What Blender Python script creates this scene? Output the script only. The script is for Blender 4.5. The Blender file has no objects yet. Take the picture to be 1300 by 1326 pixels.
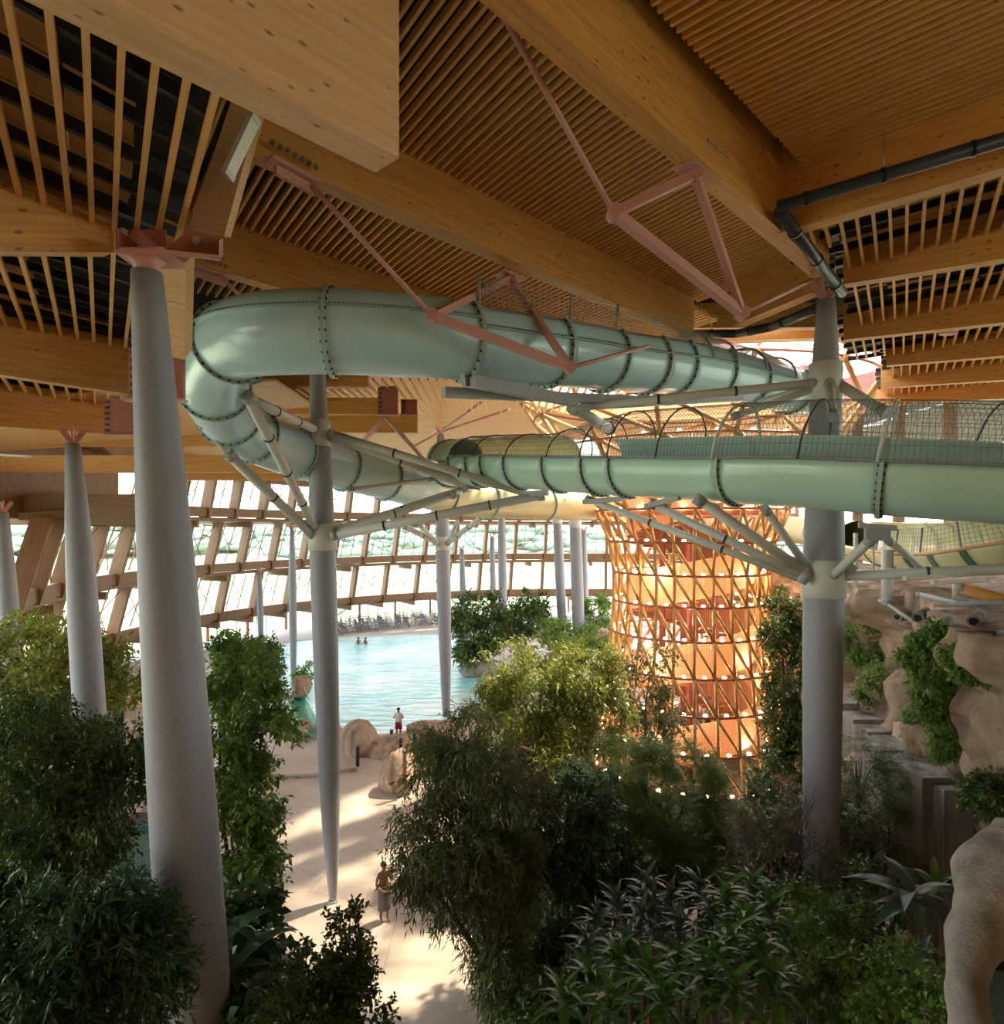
import bpy, math, random
import numpy as np
from mathutils import Vector, Matrix, noise as mnoise

C = bpy.context.scene.collection
SC = bpy.context.scene
PI = math.pi

# ------------------------------------------------------------------ camera, sky, sun, exposure
F, HY, HC = 850.0, 685.0, 11.7          # focal length in px, horizon row, eye height
cam_data = bpy.data.cameras.new('camera')
cam_data.sensor_fit = 'HORIZONTAL'
cam_data.sensor_width = 36.0
cam_data.lens = 36.0 * F / 1300.0
cam_data.shift_y = (HY - 663.0) / 1300.0
cam_data.clip_end = 2000.0
cam = bpy.data.objects.new('camera', cam_data)
cam.location = (0, 0, HC)
cam.rotation_euler = (PI / 2, 0, 0)
C.objects.link(cam)
SC.camera = cam

SC.view_settings.view_transform = 'Standard'
SC.view_settings.look = 'None'
SC.view_settings.gamma = 1.0
SC.view_settings.use_curve_mapping = False
SC.view_settings.exposure = 1.55

world = bpy.data.worlds.new('hazy_sky')
SC.world = world
world.use_nodes = True
wn, wl = world.node_tree.nodes, world.node_tree.links
wn.clear()
w_out = wn.new('ShaderNodeOutputWorld'); w_bg = wn.new('ShaderNodeBackground')
w_tc = wn.new('ShaderNodeTexCoord'); w_sep = wn.new('ShaderNodeSeparateXYZ'); w_ramp = wn.new('ShaderNodeValToRGB')
wl.new(w_tc.outputs['Generated'], w_sep.inputs[0])
wl.new(w_sep.outputs['Z'], w_ramp.inputs['Fac'])
e = w_ramp.color_ramp.elements
e[0].position = 0.0; e[0].color = (1.0, 0.95, 0.88, 1)
e[1].position = 0.75; e[1].color = (0.72, 0.84, 1.0, 1)
m_ = e.new(0.16); m_.color = (0.97, 0.97, 1.0, 1)
wl.new(w_ramp.outputs['Color'], w_bg.inputs['Color'])
w_bg.inputs['Strength'].default_value = 2.6
wl.new(w_bg.outputs[0], w_out.inputs['Surface'])

def aim_light(name, kind, loc, target, energy, color, size):
    d = bpy.data.lights.new(name, kind)
    d.energy = energy; d.color = color
    o = bpy.data.objects.new(name, d)
    o.location = loc
    o.rotation_euler = (Vector(target) - Vector(loc)).to_track_quat('-Z', 'Y').to_euler()
    C.objects.link(o)
    if kind == 'SUN': d.angle = size
    return o
SUN_AZ = Vector((0.80, 0.60, 0.0)).normalized()
SUN_EL = math.radians(57)
sdir = SUN_AZ * math.cos(SUN_EL) + Vector((0, 0, math.sin(SUN_EL)))
aim_light('sun', 'SUN', sdir * 120, (0, 0, 0), 5.4, (1.0, 0.79, 0.55), math.radians(2.5))

# ------------------------------------------------------------------ helpers
def P(px, py, Y):
    """point seen at pixel (px,py) standing Y metres in front of the eye"""
    return Vector(((px - 650.0) * Y / F, Y, HC - (py - HY) * Y / F))
def G(px, py, z=0.0):
    """point of the level plane z seen at pixel (px,py)"""
    return P(px, py, (HC - z) * F / (py - HY))
def rng(seed): return random.Random(seed)

WORLD = {}
def _place(o, parent, loc):
    C.objects.link(o)
    if parent is not None:
        o.parent = parent
        o.location = Vector(loc) - WORLD[parent.name]
    else:
        o.location = loc
    WORLD[o.name] = Vector(loc)
    return o
def tag(o, label=None, cat=None, group=None, kind=None):
    if label: o['label'] = label
    if cat: o['category'] = cat
    if group: o['group'] = group
    if kind: o['kind'] = kind
    return o
def empty(name, loc, label=None, cat=None, group=None, kind=None):
    o = bpy.data.objects.new(name, None)
    o.empty_display_size = 0.3
    _place(o, None, loc)
    return tag(o, label, cat, group, kind)

class MB:
    """collects polygons with metre-scaled UVs, then becomes one mesh object"""
    def __init__(s): s.v, s.f, s.uv, s.sm = [], [], [], []
    def face(s, pts, uv=None, smooth=False):
        n = len(s.v)
        s.v.extend([tuple(p) for p in pts])
        s.f.append(tuple(range(n, n + len(pts))))
        s.uv.append(uv or [(0, 0)] * len(pts)); s.sm.append(smooth)
    def hexa(s, c):
        """8 corners: 0-3 one end, 4-7 the other end (same winding)"""
        c = [Vector(p) for p in c]
        n = len(s.v); s.v.extend([tuple(p) for p in c])
        L = ((c[4] + c[5] + c[6] + c[7]) / 4 - (c[0] + c[1] + c[2] + c[3]) / 4).length
        acc = 0.0
        off = (c[0].x * 3.1 + c[0].y * 1.7 + c[0].z * 2.3) % 7.0
        for k in range(4):
            a, b = k, (k + 1) % 4
            w = (c[b] - c[a]).length
            s.f.append((n + a, n + b, n + 4 + b, n + 4 + a)); s.sm.append(False)
            s.uv.append([(off, acc), (off, acc + w), (off + L, acc + w), (off + L, acc)])
            acc += w + 0.13
        w0 = (c[1] - c[0]).length; h0 = (c[3] - c[0]).length
        s.f.append((n + 3, n + 2, n + 1, n)); s.sm.append(False); s.uv.append([(off, h0), (off + .1 * w0, h0), (off + .1 * w0, 0), (off, 0)])
        s.f.append((n + 4, n + 5, n + 6, n + 7)); s.sm.append(False); s.uv.append([(off, 0), (off + .1 * w0, 0), (off + .1 * w0, h0), (off, h0)])
    def beam(s, p, q, w, h, up=(0, 0, 1), h2=None, drop=0.0):
        """box from p to q; p,q are the centre of the top face when drop=1, of the section when drop=0, of the bottom face when drop=-1"""
        p, q = Vector(p), Vector(q)
        t = (q - p).normalized(); up = Vector(up)
        sd = t.cross(up)
        if sd.length < 1e-4: sd = t.cross(Vector((1, 0, 0)))
        sd.normalize(); u = sd.cross(t).normalized()
        if abs(t.z) < 0.5 and up.z > .9: u = Vector((0, 0, 1))
        h2 = h if h2 is None else h2
        def sec(c, hh):
            lo, hi = -hh / 2 - drop * hh / 2, hh / 2 - drop * hh / 2
            return [c - sd * w / 2 + u * lo, c + sd * w / 2 + u * lo, c + sd * w / 2 + u * hi, c - sd * w / 2 + u * hi]
        s.hexa(sec(p, h) + sec(q, h2))
        return s
    def box(s, lo, hi):
        x0, y0, z0 = lo; x1, y1, z1 = hi
        s.hexa([(x0, y0, z0), (x0, y1, z0), (x0, y1, z1), (x0, y0, z1), (x1, y0, z0), (x1, y1, z0), (x1, y1, z1), (x1, y0, z1)])
        return s
    def loft(s, rings, closed=True, caps=True, smooth=True, loop=False):
        """rings: lists of points with the same count"""
        n0 = len(s.v); m = len(rings[0])
        for r in rings: s.v.extend([tuple(p) for p in r])
        k = len(rings)
        for i in range(k if loop else k - 1):
            i2 = (i + 1) % k
            for j in range(m if closed else m - 1):
                j2 = (j + 1) % m
                s.f.append((n0 + i * m + j, n0 + i * m + j2, n0 + i2 * m + j2, n0 + i2 * m + j))
                s.uv.append([(i * .4, j * .2), (i * .4, j * .2 + .2), (i * .4 + .4, j * .2 + .2), (i * .4 + .4, j * .2)])
                s.sm.append(smooth)
        if caps and closed and not loop:
            s.f.append(tuple(n0 + j for j in reversed(range(m)))); s.uv.append([(0, 0)] * m); s.sm.append(False)
            s.f.append(tuple(n0 + (k - 1) * m + j for j in range(m))); s.uv.append([(0, 0)] * m); s.sm.append(False)
        return s
    def tube(s, path, r, n=8, smooth=True):
        path = [Vector(p) for p in path]
        rr = r if isinstance(r, (list, tuple)) else [r] * len(path)
        rings = []; ref = None
        for i, p in enumerate(path):
            t = (path[min(i + 1, len(path) - 1)] - path[max(i - 1, 0)])
            t = t.normalized() if t.length > 1e-9 else Vector((0, 0, 1))
            if ref is None:
                ref = Vector((0, 0, 1)) if abs(t.z) < .9 else Vector((1, 0, 0))
            a = t.cross(ref).normalized(); b = a.cross(t).normalized(); ref = b
            rings.append([p + (a * math.cos(2 * PI * k / n) + b * math.sin(2 * PI * k / n)) * rr[i] for k in range(n)])
        return s.loft(rings, smooth=smooth)
    def lathe(s, base, prof, n=20, axis=None, smooth=True):
        """prof: (r, z) pairs; axis: lean per metre of z"""
        base = Vector(base); axis = Vector(axis) if axis is not None else Vector((0, 0, 1))
        rings = [[base + axis * z + Vector((r * math.cos(2 * PI * k / n), r * math.sin(2 * PI * k / n), 0)) for k in range(n)] for r, z in prof]
        return s.loft(rings, smooth=smooth)
    def data(s, name, origin=(0, 0, 0)):
        me = bpy.data.meshes.new(name)
        o = Vector(origin)
        me.from_pydata([(x - o.x, y - o.y, z - o.z) for x, y, z in s.v], [], s.f)
        uvl = me.uv_layers.new(name='UV')
        flat = [c for u in s.uv for p in u for c in p]
        uvl.data.foreach_set('uv', flat)
        me.polygons.foreach_set('use_smooth', s.sm)
        me.update()
        return me
    def build(s, name, mat, parent=None, loc=None):
        if loc is None: loc = WORLD[parent.name] if parent is not None else Vector((0, 0, 0))
        me = s.data(name, loc)
        for m in (mat if isinstance(mat, (list, tuple)) else [mat]): me.materials.append(m)
        return _place(bpy.data.objects.new(name, me), parent, loc)

def np_mesh(name, verts, faces4, mat, parent=None, loc=(0, 0, 0), rnd=None, smooth=False):
    """fast mesh from numpy quads or triangles"""
    me = bpy.data.meshes.new(name)
    nf, k = faces4.shape
    me.vertices.add(len(verts)); me.loops.add(nf * k); me.polygons.add(nf)
    me.vertices.foreach_set('co', (verts - np.array(loc, dtype=np.float32)).astype(np.float32).ravel())
    me.loops.foreach_set('vertex_index', faces4.astype(np.int32).ravel())
    me.polygons.foreach_set('loop_start', np.arange(0, nf * k, k, dtype=np.int32))
    me.polygons.foreach_set('loop_total', np.full(nf, k, dtype=np.int32))
    if smooth: me.polygons.foreach_set('use_smooth', np.ones(nf, dtype=bool))
    if rnd is not None:
        at = me.attributes.new('rnd', 'FLOAT', 'FACE')
        at.data.foreach_set('value', rnd.astype(np.float32))
    me.update(calc_edges=True)
    me.materials.append(mat)
    return _place(bpy.data.objects.new(name, me), parent, Vector(loc))

# ------------------------------------------------------------------ materials
def mat_new(name):
    m = bpy.data.materials.new(name); m.use_nodes = True
    nt = m.node_tree; b = nt.nodes['Principled BSDF']
    return m, nt, b
def simple(name, col, rough=.5, metal=0.0, noise=0.0, scale=6.0, bump=0.0, coord='Object'):
    m, nt, b = mat_new(name)
    b.inputs['Roughness'].default_value = rough; b.inputs['Metallic'].default_value = metal
    b.inputs['Base Color'].default_value = (*col, 1)
    if noise or bump:
        tc = nt.nodes.new('ShaderNodeTexCoord'); n = nt.nodes.new('ShaderNodeTexNoise')
        n.inputs['Scale'].default_value = scale; n.inputs['Detail'].default_value = 6
        nt.links.new(tc.outputs[coord], n.inputs['Vector'])
        if noise:
            mx = nt.nodes.new('ShaderNodeMix'); mx.data_type = 'RGBA'
            mx.inputs['A'].default_value = (*[c * (1 - noise) for c in col], 1)
            mx.inputs['B'].default_value = (*[min(1, c * (1 + noise)) for c in col], 1)
            nt.links.new(n.outputs['Fac'], mx.inputs['Factor']); nt.links.new(mx.outputs['Result'], b.inputs['Base Color'])
        if bump:
            bp = nt.nodes.new('ShaderNodeBump'); bp.inputs['Strength'].default_value = bump
            nt.links.new(n.outputs['Fac'], bp.inputs['Height']); nt.links.new(bp.outputs[0], b.inputs['Normal'])
    return m
def wood(name, c1, c2, knots=.5, rough=.5, su=.5, sv=9.0):
    """long grain along u, dark knots; UV in metres"""
    m, nt, b = mat_new(name); N, L = nt.nodes, nt.links
    b.inputs['Roughness'].default_value = rough
    tc = N.new('ShaderNodeTexCoord'); mp = N.new('ShaderNodeMapping')
    mp.inputs['Scale'].default_value = (su, sv, 1)
    L.new(tc.outputs['UV'], mp.inputs['Vector'])
    n = N.new('ShaderNodeTexNoise'); n.inputs['Scale'].default_value = 1.6; n.inputs['Detail'].default_value = 7; n.inputs['Roughness'].default_value = .6
    L.new(mp.outputs[0], n.inputs['Vector'])
    r = N.new('ShaderNodeValToRGB'); r.color_ramp.elements[0].color = (*c1, 1); r.color_ramp.elements[0].position = .32
    r.color_ramp.elements[1].color = (*c2, 1); r.color_ramp.elements[1].position = .68
    L.new(n.outputs['Fac'], r.inputs['Fac'])
    col = r.outputs['Color']
    if knots:
        mk = N.new('ShaderNodeMapping'); mk.inputs['Scale'].default_value = (2.2, 5.0, 1); L.new(tc.outputs['UV'], mk.inputs['Vector'])
        v = N.new('ShaderNodeTexVoronoi'); v.inputs['Scale'].default_value = 1.5; L.new(mk.outputs[0], v.inputs['Vector'])
        nk = N.new('ShaderNodeTexNoise'); nk.inputs['Scale'].default_value = .8; L.new(tc.outputs['UV'], nk.inputs['Vector'])
        ad = N.new('ShaderNodeMath'); ad.operation = 'MULTIPLY_ADD'; ad.inputs[1].default_value = .35; L.new(nk.outputs['Fac'], ad.inputs[0]); ad.inputs[2].default_value = -.14
        sb = N.new('ShaderNodeMath'); sb.operation = 'SUBTRACT'; L.new(v.outputs['Distance'], sb.inputs[0]); L.new(ad.outputs[0], sb.inputs[1])
        rk = N.new('ShaderNodeValToRGB'); rk.color_ramp.elements[0].position = .03; rk.color_ramp.elements[0].color = (1, 1, 1, 1)
        rk.color_ramp.elements[1].position = .12; rk.color_ramp.elements[1].color = (0, 0, 0, 1)
        L.new(sb.outputs[0], rk.inputs['Fac'])
        ml = N.new('ShaderNodeMath'); ml.operation = 'MULTIPLY'; ml.inputs[1].default_value = knots; L.new(rk.outputs['Color'], ml.inputs[0])
        mx = N.new('ShaderNodeMix'); mx.data_type = 'RGBA'; L.new(ml.outputs[0], mx.inputs['Factor'])
        L.new(col, mx.inputs['A']); mx.inputs['B'].default_value = (c1[0] * .28, c1[1] * .24, c1[2] * .24, 1)
        col = mx.outputs['Result']
    L.new(col, b.inputs['Base Color'])
    return m
def leaf_mat(name, ca, cb, trans=.3, rough=.42):
    m, nt, b = mat_new(name); N, L = nt.nodes, nt.links
    at = N.new('ShaderNodeAttribute'); at.attribute_name = 'rnd'
    mx = N.new('ShaderNodeMix'); mx.data_type = 'RGBA'; L.new(at.outputs['Fac'], mx.inputs['Factor'])
    mx.inputs['A'].default_value = (*ca, 1); mx.inputs['B'].default_value = (*cb, 1)
    L.new(mx.outputs['Result'], b.inputs['Base Color']); b.inputs['Roughness'].default_value = rough
    tr = N.new('ShaderNodeBsdfTranslucent'); L.new(mx.outputs['Result'], tr.inputs['Color'])
    ms = N.new('ShaderNodeMixShader'); ms.inputs[0].default_value = trans
    out = N['Material Output']
    L.new(b.outputs[0], ms.inputs[1]); L.new(tr.outputs[0], ms.inputs[2]); L.new(ms.outputs[0], out.inputs['Surface'])
    return m
def emit(name, col, s):
    m, nt, b = mat_new(name)
    b.inputs['Base Color'].default_value = (*col, 1)
    b.inputs['Emission Color'].default_value = (*col, 1); b.inputs['Emission Strength'].default_value = s
    return m
def glass(name, tint=(.93, .97, .97), refl=.08):
    m, nt, b = mat_new(name); N, L = nt.nodes, nt.links
    t = N.new('ShaderNodeBsdfTransparent'); t.inputs['Color'].default_value = (*tint, 1)
    g = N.new('ShaderNodeBsdfGlossy'); g.inputs['Roughness'].default_value = .02
    ms = N.new('ShaderNodeMixShader'); ms.inputs[0].default_value = refl
    L.new(t.outputs[0], ms.inputs[1]); L.new(g.outputs[0], ms.inputs[2]); L.new(ms.outputs[0], N['Material Output'].inputs['Surface'])
    return m

M = {}
M['glulam'] = wood('glulam', (.52, .225, .052), (.70, .36, .095), .75)
M['glulam_pale'] = wood('glulam_pale', (.62, .35, .165), (.76, .48, .25), .85)
M['slat'] = wood('slat', (.68, .345, .085), (.84, .49, .16), .0)
M['clt'] = wood('clt', (.58, .31, .09), (.70, .41, .15), .6)
M['ply'] = wood('ply', (.60, .32, .11), (.72, .42, .17), .3)
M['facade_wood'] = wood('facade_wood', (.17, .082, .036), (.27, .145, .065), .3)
M['black'] = simple('black_panel', (.018, .017, .016), .75, noise=.3, scale=3)
M['batten'] = simple('black_batten', (.012, .012, .013), .35)
M['pink'] = simple('pink_steel', (.58, .285, .26), .45, noise=.06)
M['red_plate'] = simple('red_steel', (.36, .12, .095), .5, noise=.1)
M['bolt'] = simple('bolt_metal', (.45, .45, .45), .35, .9)
M['dark_bolt'] = simple('dark_bolt', (.03, .035, .035), .5)
M['column'] = simple('column_paint', (.275, .29, .33), .5, noise=.05, scale=1.2)
M['white_steel'] = simple('white_steel', (.60, .62, .60), .42, noise=.05, scale=2)
M['grey_steel'] = simple('grey_steel', (.34, .37, .39), .45)
M['pipe'] = simple('dark_pipe', (.035, .038, .042), .38)
M['net'] = simple('net_cord', (.26, .28, .30), .6)
M['bronze'] = wood('larch_strut', (.42, .22, .075), (.58, .33, .12), .2, .42)
M['ring'] = simple('ring_steel', (.36, .12, .06), .45)
M['bulb'] = emit('warm_bulb', (1.0, .66, .34), 16.0)
M['tubelamp'] = simple('lamp_housing', (.75, .76, .74), .35)
def slide_paint(name, col):
    m = simple(name, col, .28, noise=.04, scale=1.5)
    b = m.node_tree.nodes['Principled BSDF']; b.inputs['Coat Weight'].default_value = .25; b.inputs['Coat Roughness'].default_value = .1
    return m
M['slide'] = slide_paint('aqua_fibreglass', (.47, .71, .79))
M['slide_green'] = slide_paint('sea_green_fibreglass', (.46, .70, .62))
M['slide_in'] = slide_paint('aqua_inside', (.62, .85, .84))
M['cream_slide'] = slide_paint('cream_fibreglass', (.66, .66, .42))
def translucent(m, col, f):
    nt = m.node_tree; N, L = nt.nodes, nt.links; b = N['Principled BSDF']
    tr = N.new('ShaderNodeBsdfTranslucent'); tr.inputs['Color'].default_value = (*col, 1)
    ms = N.new('ShaderNodeMixShader'); ms.inputs[0].default_value = f
    L.new(b.outputs[0], ms.inputs[1]); L.new(tr.outputs[0], ms.inputs[2]); L.new(ms.outputs[0], N['Material Output'].inputs['Surface'])
M['cream_wall'] = slide_paint('cream_translucent', (.78, .76, .55)); translucent(M['cream_wall'], (.85, .82, .55), .6)
M['flange'] = simple('flange_grey', (.36, .48, .46), .4)
M['green_flange'] = simple('green_flange', (.06, .17, .11), .4)
M['glass'] = glass('window_glass')
M['rubber'] = simple('grey_rubber', (.08, .08, .08), .6)

def perforated():
    m, nt, b = mat_new('perforated_copper'); N, L = nt.nodes, nt.links
    b.inputs['Roughness'].default_value = .5
    tc = N.new('ShaderNodeTexCoord'); v = N.new('ShaderNodeTexVoronoi'); v.inputs['Scale'].default_value = 9.0
    v.inputs['Randomness'].default_value = 0.0
    L.new(tc.outputs['UV'], v.inputs['Vector'])
    r = N.new('ShaderNodeValToRGB'); r.color_ramp.elements[0].position = .22; r.color_ramp.elements[0].color = (.40, .18, .10, 1)
    r.color_ramp.elements[1].position = .30; r.color_ramp.elements[1].color = (.70, .39, .24, 1)
    L.new(v.outputs['Distance'], r.inputs['Fac']); L.new(r.outputs['Color'], b.inputs['Base Color'])
    return m
M['perf'] = perforated()

def ground_mat(name, c1, c2, scale=.35, rough=.7, seam=False):
    m, nt, b = mat_new(name); N, L = nt.nodes, nt.links
    b.inputs['Roughness'].default_value = rough
    tc = N.new('ShaderNodeTexCoord')
    n = N.new('ShaderNodeTexNoise'); n.inputs['Scale'].default_value = scale; n.inputs['Detail'].default_value = 9; n.inputs['Roughness'].default_value = .65
    L.new(tc.outputs['Object'], n.inputs['Vector'])
    r = N.new('ShaderNodeValToRGB'); r.color_ramp.elements[0].position = .3; r.color_ramp.elements[0].color = (*c1, 1)
    r.color_ramp.elements[1].position = .7; r.color_ramp.elements[1].color = (*c2, 1)
    L.new(n.outputs['Fac'], r.inputs['Fac']); col = r.outputs['Color']
    if seam:
        v = N.new('ShaderNodeTexVoronoi'); v.feature = 'DISTANCE_TO_EDGE'; v.inputs['Scale'].default_value = .35
        L.new(tc.outputs['Object'], v.inputs['Vector'])
        rr = N.new('ShaderNodeValToRGB'); rr.color_ramp.elements[0].position = 0; rr.color_ramp.elements[0].color = (.8, .8, .8, 1)
        rr.color_ramp.elements[1].position = .012; rr.color_ramp.elements[1].color = (1, 1, 1, 1)
        L.new(v.outputs['Distance'], rr.inputs['Fac'])
        mx = N.new('ShaderNodeMix'); mx.data_type = 'RGBA'; mx.blend_type = 'MULTIPLY'; mx.inputs['Factor'].default_value = 1
        L.new(col, mx.inputs['A']); L.new(rr.outputs['Color'], mx.inputs['B']); col = mx.outputs['Result']
    L.new(col, b.inputs['Base Color'])
    n2 = N.new('ShaderNodeTexNoise'); n2.inputs['Scale'].default_value = 14; L.new(tc.outputs['Object'], n2.inputs['Vector'])
    bp = N.new('ShaderNodeBump'); bp.inputs['Strength'].default_value = .15; L.new(n2.outputs['Fac'], bp.inputs['Height']); L.new(bp.outputs[0], b.inputs['Normal'])
    return m
def rock_mat(name, c1, c2):
    m, nt, b = mat_new(name); N, L = nt.nodes, nt.links
    b.inputs['Roughness'].default_value = .82
    tc = N.new('ShaderNodeTexCoord')
    n = N.new('ShaderNodeTexNoise'); n.inputs['Scale'].default_value = .7; n.inputs['Detail'].default_value = 10; n.inputs['Roughness'].default_value = .7
    L.new(tc.outputs['Object'], n.inputs['Vector'])
    r = N.new('ShaderNodeValToRGB'); r.color_ramp.elements[0].position = .32; r.color_ramp.elements[0].color = (*c1, 1)
    r.color_ramp.elements[1].position = .66; r.color_ramp.elements[1].color = (*c2, 1); L.new(n.outputs['Fac'], r.inputs['Fac'])
    mp = N.new('ShaderNodeMapping'); mp.inputs['Scale'].default_value = (1.5, 1.5, .22); L.new(tc.outputs['Object'], mp.inputs['Vector'])
    s = N.new('ShaderNodeTexNoise'); s.inputs['Scale'].default_value = 1.3; s.inputs['Detail'].default_value = 6; L.new(mp.outputs[0], s.inputs['Vector'])
    rs = N.new('ShaderNodeValToRGB'); rs.color_ramp.elements[0].position = .34; rs.color_ramp.elements[0].color = (.52, .47, .44, 1)
    rs.color_ramp.elements[1].position = .52; rs.color_ramp.elements[1].color = (1, 1, 1, 1); L.new(s.outputs['Fac'], rs.inputs['Fac'])
    mx = N.new('ShaderNodeMix'); mx.data_type = 'RGBA'; mx.blend_type = 'MULTIPLY'; mx.inputs['Factor'].default_value = 1
    L.new(r.outputs['Color'], mx.inputs['A']); L.new(rs.outputs['Color'], mx.inputs['B']); L.new(mx.outputs['Result'], b.inputs['Base Color'])
    n2 = N.new('ShaderNodeTexNoise'); n2.inputs['Scale'].default_value = 3.5; n2.inputs['Detail'].default_value = 8; n2.inputs['Roughness'].default_value = .7; L.new(tc.outputs['Object'], n2.inputs['Vector'])
    bp = N.new('ShaderNodeBump'); bp.inputs['Strength'].default_value = .55; bp.inputs['Distance'].default_value = .25; L.new(n2.outputs['Fac'], bp.inputs['Height']); L.new(bp.outputs[0], b.inputs['Normal'])
    return m
M['floor'] = ground_mat('sand_concrete', (.40, .33, .27), (.56, .48, .41), .5, .6, True)
M['deck'] = ground_mat('pool_deck', (.58, .47, .42), (.66, .56, .50), .4, .5)
M['soil'] = ground_mat('dark_soil', (.035, .028, .02), (.07, .055, .035), .8, .9)
M['meadow'] = ground_mat('meadow', (.20, .27, .13), (.34, .36, .25), .03, .9)
M['hill'] = ground_mat('haze_tinted_woods', (.16, .24, .18), (.24, .32, .26), .02, .95)  # greyed blue-greens: distance haze put into the colour of the far trees
M['rock'] = rock_mat('rockwork', (.32, .23, .165), (.58, .445, .335))
M['rock_pale'] = rock_mat('pale_rockwork', (.28, .25, .22), (.42, .385, .34))
M['tile_green'] = ground_mat('green_mosaic', (.012, .05, .04), (.035, .095, .075), 4, .25)

def water_mat():
    m, nt, b = mat_new('pool_water'); N, L = nt.nodes, nt.links
    tc = N.new('ShaderNodeTexCoord')
    n0 = N.new('ShaderNodeTexNoise'); n0.inputs['Scale'].default_value = .16; n0.inputs['Detail'].default_value = 5
    L.new(tc.outputs['Object'], n0.inputs['Vector'])
    r = N.new('ShaderNodeValToRGB'); r.color_ramp.elements[0].position = .35; r.color_ramp.elements[0].color = (.25, .70, .74, 1)
    r.color_ramp.elements[1].position = .68; r.color_ramp.elements[1].color = (.74, .92, .92, 1)
    L.new(n0.outputs['Fac'], r.inputs['Fac']); L.new(r.outputs['Color'], b.inputs['Base Color'])
    b.inputs['Roughness'].default_value = .14; b.inputs['IOR'].default_value = 1.33
    mp = N.new('ShaderNodeMapping'); mp.inputs['Scale'].default_value = (.5, 1.3, 1); L.new(tc.outputs['Object'], mp.inputs['Vector'])
    n1 = N.new('ShaderNodeTexNoise'); n1.inputs['Scale'].default_value = 1.1; n1.inputs['Detail'].default_value = 4
    L.new(mp.outputs[0], n1.inputs['Vector'])
    bp = N.new('ShaderNodeBump'); bp.inputs['Strength'].default_value = .45; bp.inputs['Distance'].default_value = .6
    L.new(n1.outputs['Fac'], bp.inputs['Height']); L.new(bp.outputs[0], b.inputs['Normal'])
    return m
M['water'] = water_mat()

# ------------------------------------------------------------------ setting: terrain, floor
CX, CY = 9.0, 47.0                        # plan centre of the round hall
def circ(R, a, z): return Vector((CX + R * math.cos(a), CY + R * math.sin(a), z))

t = MB()
rad = [30, 60, 110, 180, 280, 420, 640]
def terr(r, a):
    z = -.6
    if r > 100: z = -.6 + (r - 100) * .045 * (0.55 + .45 * math.sin(a * 3.1 + 1.0)) + (4 * math.sin(a * 9) + 3 * math.sin(a * 17 + r)) * min(1, (r - 100) / 200)
    return Vector((CX + r * math.cos(a), CY + r * math.sin(a), z))
t.loft([[terr(r, 2 * PI * k / 96) for k in range(96)] for r in rad], caps=False)
tag(t.build('terrain', [M['meadow']]), kind='structure')
tb = rng(5)
tl = MB()
for k in range(900):
    a = math.radians(tb.uniform(30, 230)); r = tb.choice((190, 240, 300, 380)) + tb.uniform(-8, 8)
    b0 = terr(r, a); s_ = tb.uniform(2.0, 4.5)
    rings = []
    for i in range(5):
        ph = i / 4 * PI
        rings.append([b0 + Vector((2.2 * s_ * math.sin(ph) * math.cos(q * PI / 3) * (.7 + .6 * tb.random()) + .01, 2.2 * s_ * math.sin(ph) * math.sin(q * PI / 3) * (.7 + .6 * tb.random()), s_ * (1 - math.cos(ph)) * (.4 + .3 * tb.random()))) for q in range(6)])
    tl.loft(rings)
tag(tl.build('distant_woods', M['hill']), label='line of haze-tinted trees on the slopes outside the windows', kind='stuff')

fl = MB()
n_ = 96
ring = [circ(45.2, math.radians(-180 + 360 * k / n_), 0) for k in range(n_)]
pts = [p for p in ring if p.y > 12] 
pts.sort(key=lambda p: math.atan2(p.y - 30, p.x - 0))
fl.face([(-32, -14, 0), (40, -14, 0), (40, 30, 0)] + [tuple(p) for p in pts if p.y > 30] + [(-32, 30, 0)])
floor = tag(fl.build('floor', M['floor']), kind='structure')

dk = MB()                                  # pink-white pool deck beyond the water
a0, a1 = math.radians(60), math.radians(158)
outer = [circ(45.1, a0 + (a1 - a0) * k / 24, .012) for k in range(25)]
inner = [circ(33.5, a0 + (a1 - a0) * k / 24, .012) for k in range(25)]
for k in range(24): dk.face([inner[k], outer[k], outer[k + 1], inner[k + 1]])
tag(dk.build('floor_pool_deck', M['deck']), kind='structure')

soil = MB()
def soil_patch(pts):
    c = sum((Vector(p) for p in pts), Vector()) / len(pts)
    for i in range(len(pts)):
        soil.face([pts[i], pts[(i + 1) % len(pts)], (c.x, c.y, .25)])
soil_patch([(-30, -6, .03), (-4.0, -6, .03), (-4.2, 13, .03), (-6.3, 16.5, .03), (-9.0, 20, .03), (-11, 21, .03), (-15, 28, .03), (-26, 30, .03)])
soil_patch([(0.3, -6, .03), (22, -6, .03), (26, 40, .03), (6, 44, .03), (2.2, 36, .03), (.3, 26, .03), (.5, 20, .03), (-.1, 15, .03)])
tag(soil.build('ground_planting_beds', M['soil']), kind='structure')

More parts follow.
